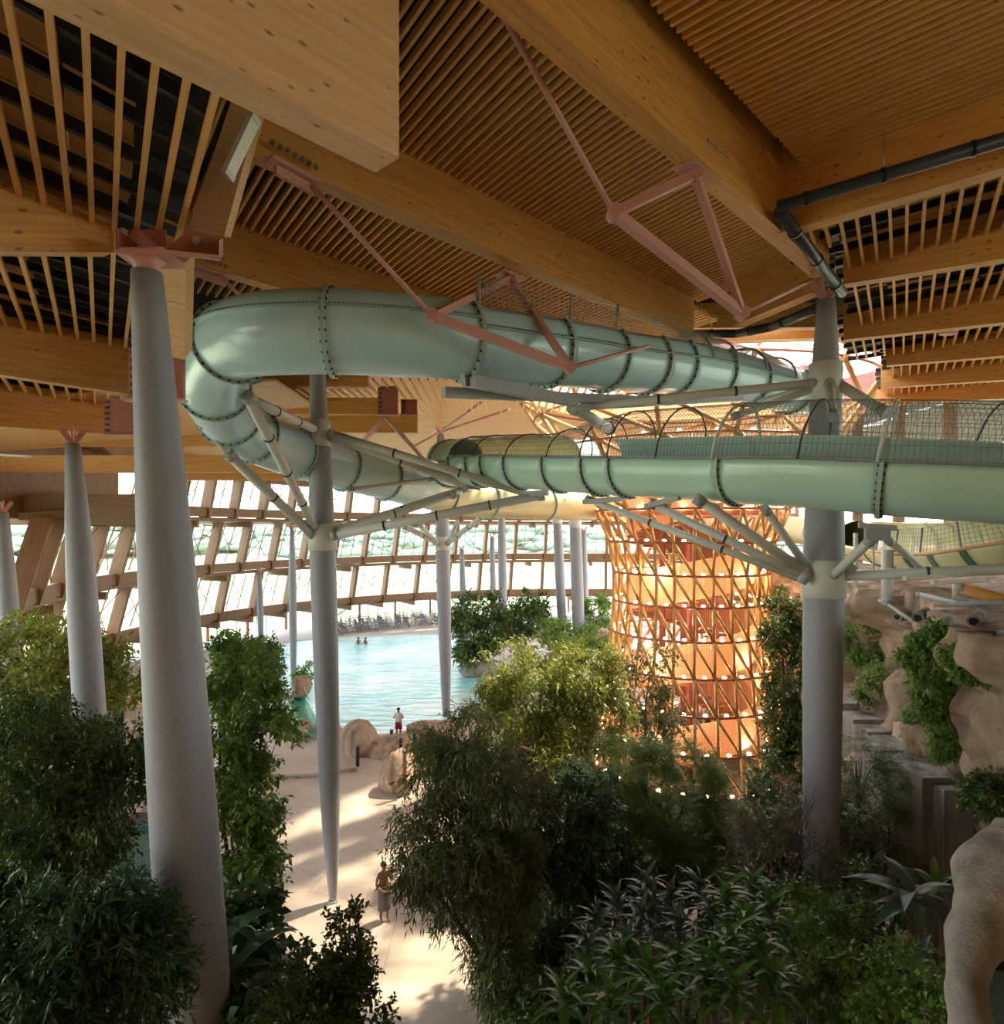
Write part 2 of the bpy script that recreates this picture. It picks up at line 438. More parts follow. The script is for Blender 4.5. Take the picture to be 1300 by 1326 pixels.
# ------------------------------------------------------------------ roof: decks, slatted bays, beams
def poly_clip(pts, hole): pass
roof_deck = MB()
def slab(pts, z, th=.3):
    pts = [Vector((p[0], p[1], 0)) for p in pts]
    n = len(pts)
    roof_deck.face([p + Vector((0, 0, z)) for p in reversed(pts)])
    roof_deck.face([p + Vector((0, 0, z + th)) for p in pts])
    for i in range(n):
        a, b = pts[i], pts[(i + 1) % n]
        roof_deck.face([a + Vector((0, 0, z)), b + Vector((0, 0, z)), b + Vector((0, 0, z + th)), a + Vector((0, 0, z + th))])
slab([(-14, -14), (42, -14), (42, 21.5), (-14, 21.5)], 19.0)
slab([(-34, -14), (-14.2, -14), (-14.2, 28), (-34, 28)], 17.0)
slab([(-15, 21.45), (0.2, 21.45), (0.2, 26), (-9, 30), (-15, 30)], 19.05)
slab([(18.5, 21.6), (42, 21.6), (42, 60), (18.5, 60)], 19.0)
slab([(-24, 28.1), (-9, 28.1), (-9, 44), (-24, 44)], 17.9)
bw = MB(); bw.box((-34, -14.3, 0), (42, -14, 19)); tag(bw.build('wall_back', M['clt']), kind='structure')
bx_ = MB(); bx_.box((-14.35, -14, 16.9), (-14.15, 28, 19.3)); tag(bx_.build('trim_roof_step', M['facade_wood']), kind='structure')
deck = tag(roof_deck.build('ceiling', M['black']), kind='structure')

HX, HYY, HR = 9.3, 31.0, 8.7               # skylight over the tower
fan = MB()
# timber fan ceiling from the skylight out to the top tier
def fan_out(th):
    d = Vector((math.cos(th), math.sin(th)))
    lo, hi = HR, 60.0
    for r in np.arange(HR + .5, 60, .5):
        x, y = HX + d.x * r, HYY + d.y * r
        if math.hypot(x - CX, y - CY) > 33.6 or y < 21.4 or x > 20.5: break
        hi = r
    return max(hi, HR + .6)
NF = 72
fan_par = empty('ceiling_fan', (HX, HYY, 18.4), kind='structure')
def fan_z(r): return 18.55 - max(0, r - HR) * .055
for k in range(NF):
    th0, th1 = 2 * PI * k / NF, 2 * PI * (k + .985) / NF
    tm = (th0 + th1) / 2
    hi = fan_out(tm)
    pr = MB()
    def fp(r, th, dz=0): return Vector((HX + r * math.cos(th), HYY + r * math.sin(th), fan_z(r) + dz))
    for (ra, rb) in ((HR, min(hi, HR + 9)), (HR + 9.03, hi)):
        if rb - ra < .3: continue
        pr.hexa([fp(ra, th1), fp(ra, th0), fp(ra, th0, .12), fp(ra, th1, .12), fp(rb, th1), fp(rb, th0), fp(rb, th0, .12), fp(rb, th1, .12)])
    pr.build('plank', M['ply'], fan_par)
rim = MB()                                  # steel-red hexagonal rim of the opening
NR = 9
rp = [Vector((HX + (HR + .1) * math.cos(2 * PI * (k + .12) / NR), HYY + (HR + .1) * math.sin(2 * PI * (k + .12) / NR), 0)) for k in range(NR)]
sky_rim = empty('trim_skylight', (HX, HYY, 18), kind='structure')
for k in range(NR):
    a, b = rp[k], rp[(k + 1) % NR]
    r1 = MB(); r1.beam(a + Vector((0, 0, 18.2)), b + Vector((0, 0, 18.2)), .45, 1.1, drop=-1); r1.build('rim_beam', M['red_plate'] if k in (0, 8) else M['ply'], sky_rim)
skl = empty('window_skylight', (HX, HYY, 20), kind='structure')
gp = MB()
gp.face([Vector((p.x, p.y, 19.6)) for p in rp]); gp.build('pane', M['glass'], skl)
for k in range(4):
    b_ = MB(); b_.beam((HX - 8.5, HYY - 6 + 4 * k, 19.75), (HX + 8.5, HYY - 6 + 4 * k, 19.75), .12, .25); b_.build('glazing_bar', M['pink'], skl)
for k in range(4):
    b_ = MB(); b_.beam((HX - 6 + 4 * k, HYY - 8.3, 19.95), (HX - 6 + 4 * k, HYY + 8.3, 19.95), .12, .25); b_.build('glazing_bar', M['pink'], skl)

def glulam(name, label, p, q, w, h, h2=None, mat='glulam', group=None, drop=-1):
    m = MB(); m.beam(p, q, w, h, h2=h2, drop=drop)
    o = m.build(name, M[mat], None, loc=p)
    return tag(o, label, 'beam', group)

V = Vector
BD = (G(860, 430, 17.07) - G(420, 250, 17.07)).normalized()     # direction of the main beams
b2a = G(420, 250, 17.07) - BD * 6.5
b2b = G(870, 433, 17.07) + BD * .6
b3a = G(651, 0, 17.07) - BD * 7.0
b3b = G(1052, 361, 17.07)
side = V((BD.y, -BD.x, 0))                                       # to the right of the beams
W3 = .34
glulam('roof_beam', 'longest glulam beam, crossing above the pink strut over the slide bend', b2a + BD * 5.1 + side * W3 / 2, b2b + side * W3 / 2, W3, 1.7)
glulam('roof_beam', 'heavy glulam beam ending on top of the grey column among the pipes', b3a + side * W3 / 2, b3b + side * W3 / 2, W3, 1.7)
b1t = V((-1.14, 6.5, 15.3))
B1D = V((-.675, -.738, 0))
glulam('roof_beam', 'huge knotty glulam beam cut off square in mid air overhead', b1t, b1t + B1D * 8, .38, 2.3, mat='glulam_pale')
b4a = G(298, 358, 17.07) - BD * 3.0; b4b = G(360, 377, 17.07) + BD * 9.5
glulam('roof_beam', 'dim glulam beam running just above the top of the round aqua tube', b4a, b4b, W3, 1.7)
glulam('roof_beam', 'glulam beam closing the bay between column head and skylight', G(1058, 380, 17.0), G(955, 423, 17.0), .34, 1.2)
glulam('roof_beam', 'short glulam beam at the near lip of the skylight', V((2.2, 21.5, 18.2)), V((15, 21.2, 18.2)), .34, .9)

# slats: every one a part of its bay
def slat_bay(name, pairs, w=.05, h=.13, mat='slat', parent=None):
    par = parent or empty(name, pairs[0][0], kind='structure')
    for a, b in pairs:
        m = MB(); m.beam(a, b, w, h, drop=-1); m.build('slat', M[mat], par)
    return par
def line_x(p, d, q, e):
    """plan intersection of p+s d and q+t e -> s"""
    den = d.x * e.y - d.y * e.x
    return ((q.x - p.x) * e.y - (q.y - p.y) * e.x) / den

ZS = 18.1
SD = V((-.56, .83, 0)).normalized()
# bay between the two long beams
pairs = []
L3 = (b3b - b3a).length + 1.6
nA = int(L3 / .165)
for k in range(nA):
    p = b3a + BD * (k * L3 / nA); p.z = ZS
    s = line_x(p, SD, b2a + side * W3, BD)
    q = p + SD * s
    pairs.append((p, q))
bayA = slat_bay('ceiling_slats', pairs)
# bay right of the heavy beam
SD2 = V((.73, -.68, 0)).normalized()
pairs = []
LC = 14.3
st = b3a + side * W3
endC = (V((5.15, 12.15, 0)) - st).dot(BD)
nC = int((endC - .5) / .15)
for k in range(nC):
    p = st + BD * (.3 + k * (endC - .4) / nC); p.z = ZS
    pairs.append((p, p + SD2 * (11.5)))
bayC = slat_bay('ceiling_slats', pairs)
# bay left of the long beam
pairs = []
for k in range(96):
    p = b2a + BD * (1.0 + k * .2); p.z = ZS
    s = line_x(p, SD, b4a + side * W3 / 2, BD)
    q = p + SD * s
    if q.x < -9 and q.y < 11: continue
    pairs.append((p, q))
slat_bay('ceiling_slats', pairs)
# further bay beyond it, mostly behind the slide
pairs = []
for k in range(60):
    p = b4a - side * W3 / 2 + BD * (.5 + k * .24); p.z = ZS
    pairs.append((p, p + SD * 4.4))
slat_bay('ceiling_slats', pairs)

def deck_panels(parent, org, ud, vd, nu, nv, su, sv, z, seed, pw=.35, battens=True, keep=None, bz=-.16, cols=None, clip=None):
    r = rng(seed)
    for i in range(nu):
        for j in range(nv):
            a = org + ud * (i * su) + vd * (j * sv)
            c = a + ud * su / 2 + vd * sv / 2
            if keep and not keep(c): continue
            if clip and max((q - clip[0]).dot(clip[1]) for q in (a, a + vd * sv)) > 0: continue
            m = MB()
            g = .012
            w = (i in cols if r.random() < .85 else r.random() < .3) if cols else r.random() < pw
            pts = [a + ud * g + vd * g, a + ud * (su - g) + vd * g, a + ud * (su - g) + vd * (sv - g), a + ud * g + vd * (sv - g)]
            dz = r.uniform(0, .02)
            m.hexa([V((p.x, p.y, z + dz)) for p in pts] + [V((p.x, p.y, z + dz + .05)) for p in pts])
            m.build('panel', M['clt'] if w else M['black'], parent)
    if battens:
        for j in range(nv + 1):
            a = org + vd * (j * sv); a = V((a.x, a.y, z + bz)); b = a + ud * (nu * su)
            if clip:
                ea, eb = [(V((q.x, q.y, 0)) - clip[0]).dot(clip[1]) for q in (a, b)]
                if ea > 0 and eb > 0: continue
                if ea > 0: a = a + (b - a) * (ea / (ea - eb))
                elif eb > 0: b = b + (a - b) * (eb / (eb - ea))
                if (b - a).length < .3: continue
            m = MB(); m.beam(a, b, .07, .14); m.build('batten', M['batten'], parent)
SDp = SD
deck_panels(bayA, b2a + side * W3, BD, side, 16, 5, 1.15, .95, 18.62, 3, .25)
deck_panels(bayC, st, BD, side, 12, 9, 1.2, 1.2, 18.62, 4, .25)
# lower roof on the left: slat lines, beams, panels
ZL = 15.7
sl = V((-.52, .854, 0)).normalized()
def lowbeam(label, pa, pb, za, zb, ext=3.0, wid=.28):
    """pa/pb: top-edge pixels (outer, inner end); za/zb bottom heights"""
    a, b = G(*pa, ZL), G(*pb, ZL)
    a2 = a + (a - b).normalized() * ext; za2 = za + (za - zb) / (b - a).length * ext
    m = MB()
    t_ = (b - a).normalized(); s_ = V((t_.y, -t_.x, 0)) * wid
    top = 16.9
    def sec(p, z): return [V((p.x, p.y, z)), V((p.x - s_.x, p.y - s_.y, z)), V((p.x - s_.x, p.y - s_.y, top)), V((p.x, p.y, top))]
    m.hexa(sec(a2, za2) + sec(b, zb))
    o = m.build('roof_beam', M['glulam'], None, loc=(b.x, b.y, zb))
    tag(o, label, 'beam')
    return a, b
l1a, l1b = lowbeam('nearest low glulam beam, bolted to the pink saddle of the big column', (0, 245), (148, 301), 14.97, 15.43)
l2a, l2b = lowbeam('second low glulam beam, meeting a red plate behind the big column', (0, 421), (166, 452), 14.73, 14.70, 6)
l3a, l3b = lowbeam('third low glulam beam, ending at a red plate above the second column', (0, 505), (135, 526), 14.65, 14.8, 8)
# bay nearest the eye
pairs = []
lowpx = [(-34, 233), (-4, 247), (25, 257), (57, 268), (90, 279), (119, 290), (148, 300), (176, 308), (203, 315), (228, 322)]
for px, py in lowpx:
    a = G(px, py, ZL)
    s = line_x(a, -sl, b1t + V((-.26, .28, 0)) * .5, B1D)
    pairs.append((a, a - sl * min(s, 6.5)))
bayL0 = slat_bay('ceiling_slats', pairs, .06, .10)
def bay_between(pa, pb, qa, qb, step, n0, n1):
    pr = []
    t_ = (pa - pb).normalized(); d2 = (qa - qb).normalized()
    for k in range(n0, n1):
        p = pb + t_ * (k * step)
        s = line_x(p, sl, qb, d2)
        pr.append((p, p + sl * s))
    return pr
bayL1 = slat_bay('ceiling_slats', bay_between(l1a, l1b, l2a, l2b, .33, -2, 16), .06, .10)
bayL2 = slat_bay('ceiling_slats', bay_between(l2a, l2b, l3a, l3b, .36, -2, 22), .06, .10)
td = (l1a - l1b).normalized()
deck_panels(bayL0, G(228, 322, ZL) + td * -.05, td, -sl, 8, 7, .72, .8, 16.05, 11, .42, bz=-.12, cols=(1, 2, 5), clip=(V((b1t.x, b1t.y, 0)) - V((.738, -.675, 0)) * .35, V((.738, -.675, 0))))
td2 = (l2a - l2b).normalized()
deck_panels(bayL1, l1b + V((.5, .3, 0)), td, sl, 9, 7, .98, .9, 16.05, 12, .42, bz=-.12, cols=(2, 3, 6, 7))
deck_panels(bayL2, l2b + V((.5, .3, 0)), td2, sl, 11, 8, 1.0, .95, 16.05, 13, .42, bz=-.12, cols=(1, 2, 5, 6))

# valley boards: deep pale timber faces on the fold between the two roof heights
m = MB(); vd = V((-.56, .83, 0)).normalized()
va = P(322, 140, 7.6); 
def slabquad(name, label, px4, Y4, th, mat):
    pts = [P(x, y, Y) for (x, y), Y in zip(px4, Y4)]
    n = (pts[1] - pts[0]).cross(pts[3] - pts[0]).normalized()
    if n.y < 0: n = -n
    m = MB(); m.hexa(pts + [p + n * th for p in pts])
    o = m.build(name, M[mat], None, loc=pts[3]); return tag(o, label, 'board')
slabquad('valley_board', 'pale plywood valley board with the strip lamp, above the pink saddle', [(300, 128), (334, 146), (290, 306), (244, 296)], [9.0, 9.0, 9.6, 9.6], .18, 'glulam_pale')
slabquad('valley_board', 'pale plywood valley board hanging behind the head of the big column', [(204, 334), (241, 340), (239, 466), (206, 458)], [9.4, 9.4, 10.8, 10.8], .3, 'glulam_pale')

# red steel end plates on the low beams
def plate(label, px, Y, th=.12, bolts=True):
    (x0, y0), (x1, y1) = px
    a, b = P(x0, y0, Y), P(x1, y1, Y)
    t0 = empty('steel_plate', ((a.x + b.x) / 2, Y, b.z), label, 'steel plate')
    m = MB(); m.box((a.x, Y, b.z), (b.x, Y + th, a.z)); m.build('web', M['red_plate'], t0)
    m = MB(); m.box((a.x - .05, Y - .12, b.z - .04), (b.x + .05, Y + th, b.z)); m.build('bottom_lip', M['pink'], t0)
    m = MB()
    for k in range(6):
        z = b.z + (a.z - b.z) * (k + .6) / 6.4
        m.box((a.x + .05, Y - .03, z), (a.x + .16, Y, z + .06))
    o = m.build('bolt_row', M['dark_bolt'], t0); o['kind'] = 'stuff'
plate('red steel plate behind the big column, below the pale board', ((166, 450), (236, 517)), 11.6)
plate('red steel plate at the inner end of the third low beam', ((134, 516), (176, 563)), 18.6)
plate('red steel plate under the middle roof, right of the slim column', ((489, 500), (515, 537)), 24.3)
plate('smaller red steel plate beside the one under the middle roof', ((519, 517), (540, 537)), 26.0)

# right-hand bays running out from the far side of the grey column
RD = V((.735, -.678, 0))
RN = V((.52, .853, 0)).normalized()
ZR = 17.41
r1a = V((5.0, 11.9, 0)); 
r2a = G(1092, 350, ZR); r3a = G(1092, 426, ZR); r4a = G(1148, 461, ZR)
step = r3a - r2a
r5a = r4a + step * .8; r6a = r5a + step * .8
rs = [r2a, r3a, r4a, r5a, r6a]
lab = ['first glulam beam right of the piped column head', 'second glulam beam down from the piped column head', 'third glulam beam out from the piped column head, by the skylight corner',
       'fourth glulam beam beyond the skylight corner', 'farthest glulam beam beyond the skylight corner, just above the net']
def rbeam(p, label, L=8.5, z0=17.1, z1=16.45, top=18.4):
    b = p + RD * L
    m = MB(); s_ = RN * .3
    def sec(c, z): return [V((c.x, c.y, z)), V((c.x + s_.x, c.y + s_.y, z)), V((c.x + s_.x, c.y + s_.y, top)), V((c.x, c.y, top))]
    m.hexa(sec(p, z0) + sec(b, z1))
    tag(m.build('roof_beam', M['glulam'], None, loc=(p.x, p.y, z0)), label, 'beam')
for p, l_ in zip(rs, lab): rbeam(p, l_)
rbeam(r1a, 'glulam beam carrying the dark pipe across the right-hand roof', 9.0, 17.05, 17.0, 18.6)
allr = [r1a + RN * .3] + [r + RN * .3 for r in rs]
for i in range(5):
    p0, p1 = allr[i], ([r1a] + rs)[i + 1]
    pr = []
    for k in range(30 if i else 26):
        p = p0 + RD * (.15 + k * .27); p.z = ZR
        s = line_x(p, RN, p1, RD)
        if i == 0 and k < 3: s = s * .45 + .2 * k
        pr.append((p, p + RN * s))
    par = slat_bay('ceiling_slats', pr, .055, .11)
    deck_panels(par, p0 + RD * -.2, RD, RN, 8, 5, 1.0, .95, ZR + .45, 20 + i, .33, bz=-.16)
# pale box on the third one and a red stiffener
m = MB(); q = P(1222, 432, 17.4); m.box((q.x, q.y, q.z), (q.x + .35, q.y + .2, q.z + .5)); tag(m.build('steel_plate', M['pink'], None, loc=q), 'slanted pink stiffener plate between right-hand slats', 'steel plate')

# deep level beams under the middle roof and above the left glazing
def span(label, y_bot, y_top, x0, x1, Y, d=.35, mat='glulam'):
    a = P(x0, y_bot, Y); b = P(x1, y_top, Y)
    m = MB(); m.beam((a.x, Y, a.z), (b.x, Y, a.z), d, b.z - a.z, drop=-1)
    tag(m.build('roof_beam', M[mat], None, loc=a), label, 'beam')
span('level glulam beam under the middle roof, just under the aqua tube', 502, 482, 335, 478, 22.5)
span('level glulam beam tucked behind the head of the slim column', 537, 516, 330, 500, 24.6)
span('lowest level glulam beam under the middle roof, behind the slim column', 561, 537, 330, 541, 26.5)
span('long level glulam beam in the shade under the left roof', 578, 552, -60, 330, 29)
span('stepped level glulam beam just below the long shaded one', 612, 590, -60, 420, 31)
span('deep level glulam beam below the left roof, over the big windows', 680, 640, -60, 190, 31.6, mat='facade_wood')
span('stubby level glulam beam above the first sunlit windows', 622, 600, 180, 420, 33)
# sloped timber soffit over the left windows
m = MB()
for k in range(14):
    a = -24 + k * .72
    m2 = [(-24 - 4, 20 + k * .7, 14.9), (-6.9, 20 + k * .7, 16.2), (-6.9, 20 + k * .7 + .68, 16.2), (-28, 20 + k * .7 + .68, 14.9)]
    m.hexa([V(p) for p in m2] + [V(p) + V((0, 0, .08)) for p in m2])
sof = tag(m.build('ceiling_soffit', M['ply']), kind='structure')
pr = [(V((-9 + k * .32, 23, 16.9)), V((-9 + k * .32, 29.5, 16.9))) for k in range(44)]
slat_bay('ceiling_slats', pr, .06, .1)

# ------------------------------------------------------------------ glazed tiers around the hall
TIERS = [  # z bottom, z top, R bottom, R top, fascia bottom, next R
    (13.5, 15.95, 33.6, 32.9, 12.35),
    (8.7, 12.05, 36.2, 35.0, 7.55),
    (4.0, 7.3, 38.8, 37.6, 2.95),
    (0.05, 2.75, 45.0, 45.0, None)]
A0, A1, NB = math.radians(46), math.radians(208), 26
def tier(i):
    z0, z1, R0, R1, zf = TIERS[i]
    win = empty('window_%d' % (i + 1), circ(R0, A1, z0), kind='structure')
    da = (A1 - A0) / NB
    for k in range(NB + 1):
        a = A0 + k * da
        if i == 0 and a > math.radians(186): continue
        # deep post, its top raked inwards
        m = MB()
        ex = .42 if i < 3 else .16
        p0, p1 = circ(R0 - ex, a, z0 - (.9 if i < 3 else 0)), circ(R1 - ex, a, z1 + .2)
        rr = V((math.cos(a), math.sin(a), 0)); tt = V((-rr.y, rr.x, 0))
        hw = .17 if i < 3 else .11; dp = .44 if i < 3 else .14
        m.hexa([p0 - tt * hw - rr * dp, p0 + tt * hw - rr * dp, p0 + tt * hw + rr * dp, p0 - tt * hw + rr * dp,
                p1 - tt * hw - rr * dp, p1 + tt * hw - rr * dp, p1 + tt * hw + rr * dp, p1 - tt * hw + rr * dp])
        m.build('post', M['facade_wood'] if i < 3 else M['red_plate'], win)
        if k == NB: break
        a2 = a + da
        g = MB(); g.hexa([circ(R0, a, z0), circ(R0, a2, z0), circ(R0 + .02, a2, z0), circ(R0 + .02, a, z0), circ(R1, a, z1), circ(R1, a2, z1), circ(R1 + .02, a2, z1), circ(R1 + .02, a, z1)])
        g.build('pane', M['glass'], win)
        nm = 2 if i < 3 else 3
        for q in range(1, nm + 1):
            aa = a + da * q / (nm + 1)
            m = MB(); m.beam(circ(R0 - .06, aa, z0), circ(R1 - .06, aa, z1), .045, .10, up=(math.cos(aa), math.sin(aa), 0)); m.build('mullion', M['rubber'] if i == 3 else M['facade_wood'], win)
        if i < 3:
            c1 = (circ(R0 - .3, a + .01, z0 + .1), circ(R1 - .3, a2 - .01, z1 - .1)); c2 = (circ(R0 - .34, a2 - .01, z0 + .1), circ(R1 - .34, a + .01, z1 - .1))
            for u, v in (c1, c2):
                m = MB(); m.tube([u, v], .035, 6); m.build('brace', M['facade_wood'] if k < 20 else M['red_plate'], win)
        elif k % 4 == 1:
            m = MB(); m.tube([circ(R0 - .3, a, 2.8), circ(R0 - .3, a2, .1)], .08, 6); m.build('brace', M['red_plate'], win)
    if zf is None: return
    tr = empty('trim_tier_%d' % (i + 1), circ(R0, A1, zf), kind='structure')
    for k in range(NB):
        a, a2 = A0 + k * da, A0 + (k + 1) * da
        m = MB(); ri, ro = R0 - .75, R0 + .15
        m.hexa([circ(ri, a, zf + .35), circ(ri, a2, zf + .35), circ(ro, a2, zf + .35), circ(ro, a, zf + .35), circ(ri, a, z0 - .05), circ(ri, a2, z0 - .05), circ(ro, a2, z0 - .05), circ(ro, a, z0 - .05)])
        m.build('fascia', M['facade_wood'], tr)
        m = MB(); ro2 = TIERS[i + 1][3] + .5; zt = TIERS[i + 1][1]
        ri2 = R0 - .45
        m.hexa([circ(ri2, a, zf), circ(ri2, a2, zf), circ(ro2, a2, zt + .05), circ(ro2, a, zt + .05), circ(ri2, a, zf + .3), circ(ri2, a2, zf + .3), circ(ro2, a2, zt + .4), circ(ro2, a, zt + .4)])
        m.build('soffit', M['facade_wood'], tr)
        if k % 2 == 0 and i < 2:
            m = MB(); m.beam(circ(R0 - 1.0, a + da * .5, zf - .25), circ(ro2 + .1, a + da * .5, zf - .25), .3, .5); m.build('rafter_end', M['facade_wood'], tr)
        elif i == 2:
            m = MB(); m.beam(circ(R0 - 1.1, a + da * .1, zf - .15), circ(ro2 + .1, a + da * .1, zf - .15), .3, .55); m.build('rafter_end', M['red_plate'] if k % 2 else M['facade_wood'], tr)
for i in range(4): tier(i)
# sloping timber wall above the top tier down from the fan ceiling
tr = empty('trim_eaves', circ(33, A1, 15.9), kind='structure')
for k in range(NB):
    da = (A1 - A0) / NB; a, a2 = A0 + k * da, A0 + (k + 1) * da
    m = MB(); m.hexa([circ(32.2, a, 15.75), circ(32.2, a2, 15.75), circ(33.2, a2, 15.95), circ(33.2, a, 15.95), circ(32.2, a, 17.6), circ(32.2, a2, 17.6), circ(33.3, a2, 17.6), circ(33.3, a, 17.6)])
    m.build('fascia', M['facade_wood'], tr)
# opaque timber front where the top tier passes over the big left windows
m = MB()
for (za, zb_, dx) in ((12.2, 13.6, 0), (13.55, 15.2, -.5), (15.1, 18.2, -.9)):
    q = [V((-21.4 + dx, 37.5, za)), V((-28 + dx, 11, za)), V((-28.3 + dx, 11, za)), V((-21.7 + dx, 37.5, za))]
    m.hexa(q + [V((p.x, p.y, zb_)) for p in q])
for k in range(0):
    a = math.radians(186 + k * 4); a2 = math.radians(190 + k * 4)
    m.hexa([circ(33.0, a, 12.2), circ(33.0, a2, 12.2), circ(33.3, a2, 12.2), circ(33.3, a, 12.2), circ(32.6, a, 16.2), circ(32.6, a2, 16.2), circ(32.9, a2, 16.2), circ(32.9, a, 16.2)])
tag(m.build('wall_left', M['facade_wood']), kind='structure')

# glazed side wall of the hall, right of the rock
sw = empty('window_side', (22, 10, 0), kind='structure')
for k in range(14):
    y = -14 + k * 4.2
    m = MB(); m.beam((22, y, 0), (22, y, 19), .3, .5, up=(1, 0, 0)); m.build('post', M['facade_wood'], sw)
    if k < 13:
        for z0, z1 in ((.2, 6.2), (6.6, 12.6), (13.0, 18.9)):
            m = MB(); m.box((22.0, y + .15, z0), (22.03, y + 4.05, z1)); m.build('pane', M['glass'], sw)
            m = MB(); m.beam((22, y, z0 - .2), (22, y + 4.2, z0 - .2), .25, .4); m.build('transom', M['facade_wood'], sw)
# ------------------------------------------------------------------ spindle columns
def column(label, top, low, Y, prof, collars=(), group=None, n=28, cap=True):
    """top/low: two pixels on the axis; prof: (z, radius) pairs from the ground up"""
    a, b = P(*top, Y), P(*low, Y)
    ax = (a - b) / (a.z - b.z)
    base = b - ax * b.z
    c = empty('spindle_column', base, label, 'column', group, 'thing')
    zs = [p[0] for p in prof]; rs_ = [p[1] for p in prof]
    zz = np.linspace(zs[0], zs[-1], 26)
    # smooth the profile
    rr = np.interp(zz, zs, rs_)
    for _ in range(2): rr[1:-1] = (rr[:-2] + 2 * rr[1:-1] + rr[2:]) / 4
    m = MB(); m.lathe(base, list(zip(rr, zz)), n, ax); shaft = m.build('shaft', M['column'], c)
    m = MB(); m.lathe(base, [(rr[0] + .05, 0), (rr[0] + .05, .06)], n, ax); m.build('base_plate', M['grey_steel'], c)
    for z in collars:
        r0 = float(np.interp(z, zz, rr))
        m = MB(); m.lathe(base, [(r0 + .005, z - .42), (r0 + .045, z - .40), (r0 + .045, z + .40), (r0 + .005, z + .42)], n, ax); m.build('collar', M['white_steel'], shaft)
    if cap:
        zt = zs[-1]; r0 = rs_[-1]; t = base + ax * zt
        m = MB(); m.lathe(base, [(r0 * .75, zt), (r0 * .75, zt + .05)], n, ax); tplate = m.build('top_plate', M['pink'], c)
        for k in range(4):
            an = PI / 4 + k * PI / 2; d = V((math.cos(an), math.sin(an), 0))
            m = MB(); m.beam(t + d * .05 + V((0, 0, .03)), t + d * r0 * 1.5 + V((0, 0, .42)), .03, .16); m.build('head_fin', M['pink'], tplate)
    c['_ax'] = list(ax); 
    return c, base, ax
bigcol, bigbase, bigax = column('biggest grey spindle column, under the pink saddle at the near left', (190, 352), (256, 1326), 8.5,
       [(0, .25), (2.5, .37), (5.3, .425), (8.6, .40), (11.5, .335), (15.02, .19)], cap=False)
# pink saddle on its head
sad = empty('steel_saddle', bigbase + bigax * 15.02, 'pink steel saddle joining the biggest column to the low beams', 'saddle')
m = MB()
tp = bigbase + bigax * 15.02
m.loft([[tp + V((.15 * math.cos(q * PI / 8), .15 * math.sin(q * PI / 8), 0)) for q in range(16)],
        [tp + V((.16 * math.cos(q * PI / 8), .16 * math.sin(q * PI / 8), .1)) for q in range(16)],
        [tp + V((.33 * max(-.9, min(.9, 1.3 * math.cos(q * PI / 8))), .2 * max(-.9, min(.9, 1.3 * math.sin(q * PI / 8))), .26)) for q in range(16)]])
m.build('funnel', M['pink'], sad)
def sbox(px0, py0, px1, py1, Y, th, name, mat):
    a, b = P(px0, py0, Y), P(px1, py1, Y); m = MB(); m.box((min(a.x, b.x), Y, min(a.z, b.z)), (max(a.x, b.x), Y + th, max(a.z, b.z))); return m.build(name, M[mat], sad)
sbox(149, 321, 214, 328, 8.3, .5, 'bottom_plate', 'pink')
m = MB(); m.beam(P(213, 327, 8.3), P(285, 334, 8.55), .06, .05); m.beam(P(213, 327, 8.8), P(285, 334, 9.05), .06, .05); m.hexa([P(213, 327, 8.3), P(213, 327, 8.8), P(213, 324, 8.8), P(213, 324, 8.3), P(284, 335, 8.5), P(284, 335, 9.0), P(284, 331, 9.0), P(284, 331, 8.5)]); m.build('tray', M['pink'], sad)
sbox(149, 296, 152, 323, 8.3, .5, 'end_web', 'red_plate'); sbox(152, 297, 214, 323, 8.75, .04, 'back_web', 'red_plate'); sbox(178, 298, 181, 323, 8.35, .4, 'rib', 'red_plate')
m = MB(); m.hexa([P(214, 323, 8.75), P(288, 331, 9.0), P(289, 310, 9.0), P(246, 296, 8.85)] + [P(214, 323, 8.8), P(288, 331, 9.05), P(289, 310, 9.05), P(246, 296, 8.9)]); m.build('back_web', M['red_plate'], sad)
m = MB(); m.hexa([P(283, 334, 8.5), P(289, 332, 8.55), P(289, 309, 8.55), P(284, 311, 8.5)] + [P(283, 334, 9.0), P(289, 332, 9.0), P(289, 309, 9.0), P(284, 311, 9.0)]); m.build('end_web', M['pink'], sad)
for (x, y, Y) in ((161, 302, 8.72), (256, 313, 8.86)):
    m = MB(); c0 = P(x, y, Y); m.tube([c0, c0 - V((0, .05, 0))], .055, 12); m.build('bolt', M['grey_steel'], sad)

c412, b412, ax412 = column('grey spindle column standing alone on the sandy path beside the walker', (411, 480), (431, 1163), 20.6,
       [(0, .10), (.9, .20), (3, .30), (6.5, .37), (10, .41), (12.5, .385), (16.4, .245), (17.6, .19)], collars=(11.45, 14.7))
cR, bR, axR = column('grey spindle column rising through the net of the right-hand slide', (1070, 387), (1064, 1000), 14.5,
       [(0, .22), (3, .33), (6.3, .385), (8.9, .415), (11.4, .42), (14.8, .32), (16.75, .185)], collars=(10.6, 14.95))
c94, b94, ax94 = column('second grey spindle column, standing among the leafy trees beside the green basin', (94, 572), (121, 1000), 19.5,
       [(0, .2), (3, .36), (6, .43), (9, .425), (11.5, .35), (14.25, .20)])
c574, b574, ax574 = column('grey spindle column whose foot stands in the wave pool', (572, 640), (578, 925), 41,
       [(0, .24), (3.6, .36), (8, .46), (12, .43), (15.5, .32), (17.6, .22)], collars=(10.8,))
column('grey column at the far left edge, above the tree tops', (3, 664), (12, 830), 27, [(0, .2), (5, .42), (9, .40), (12.4, .22)])
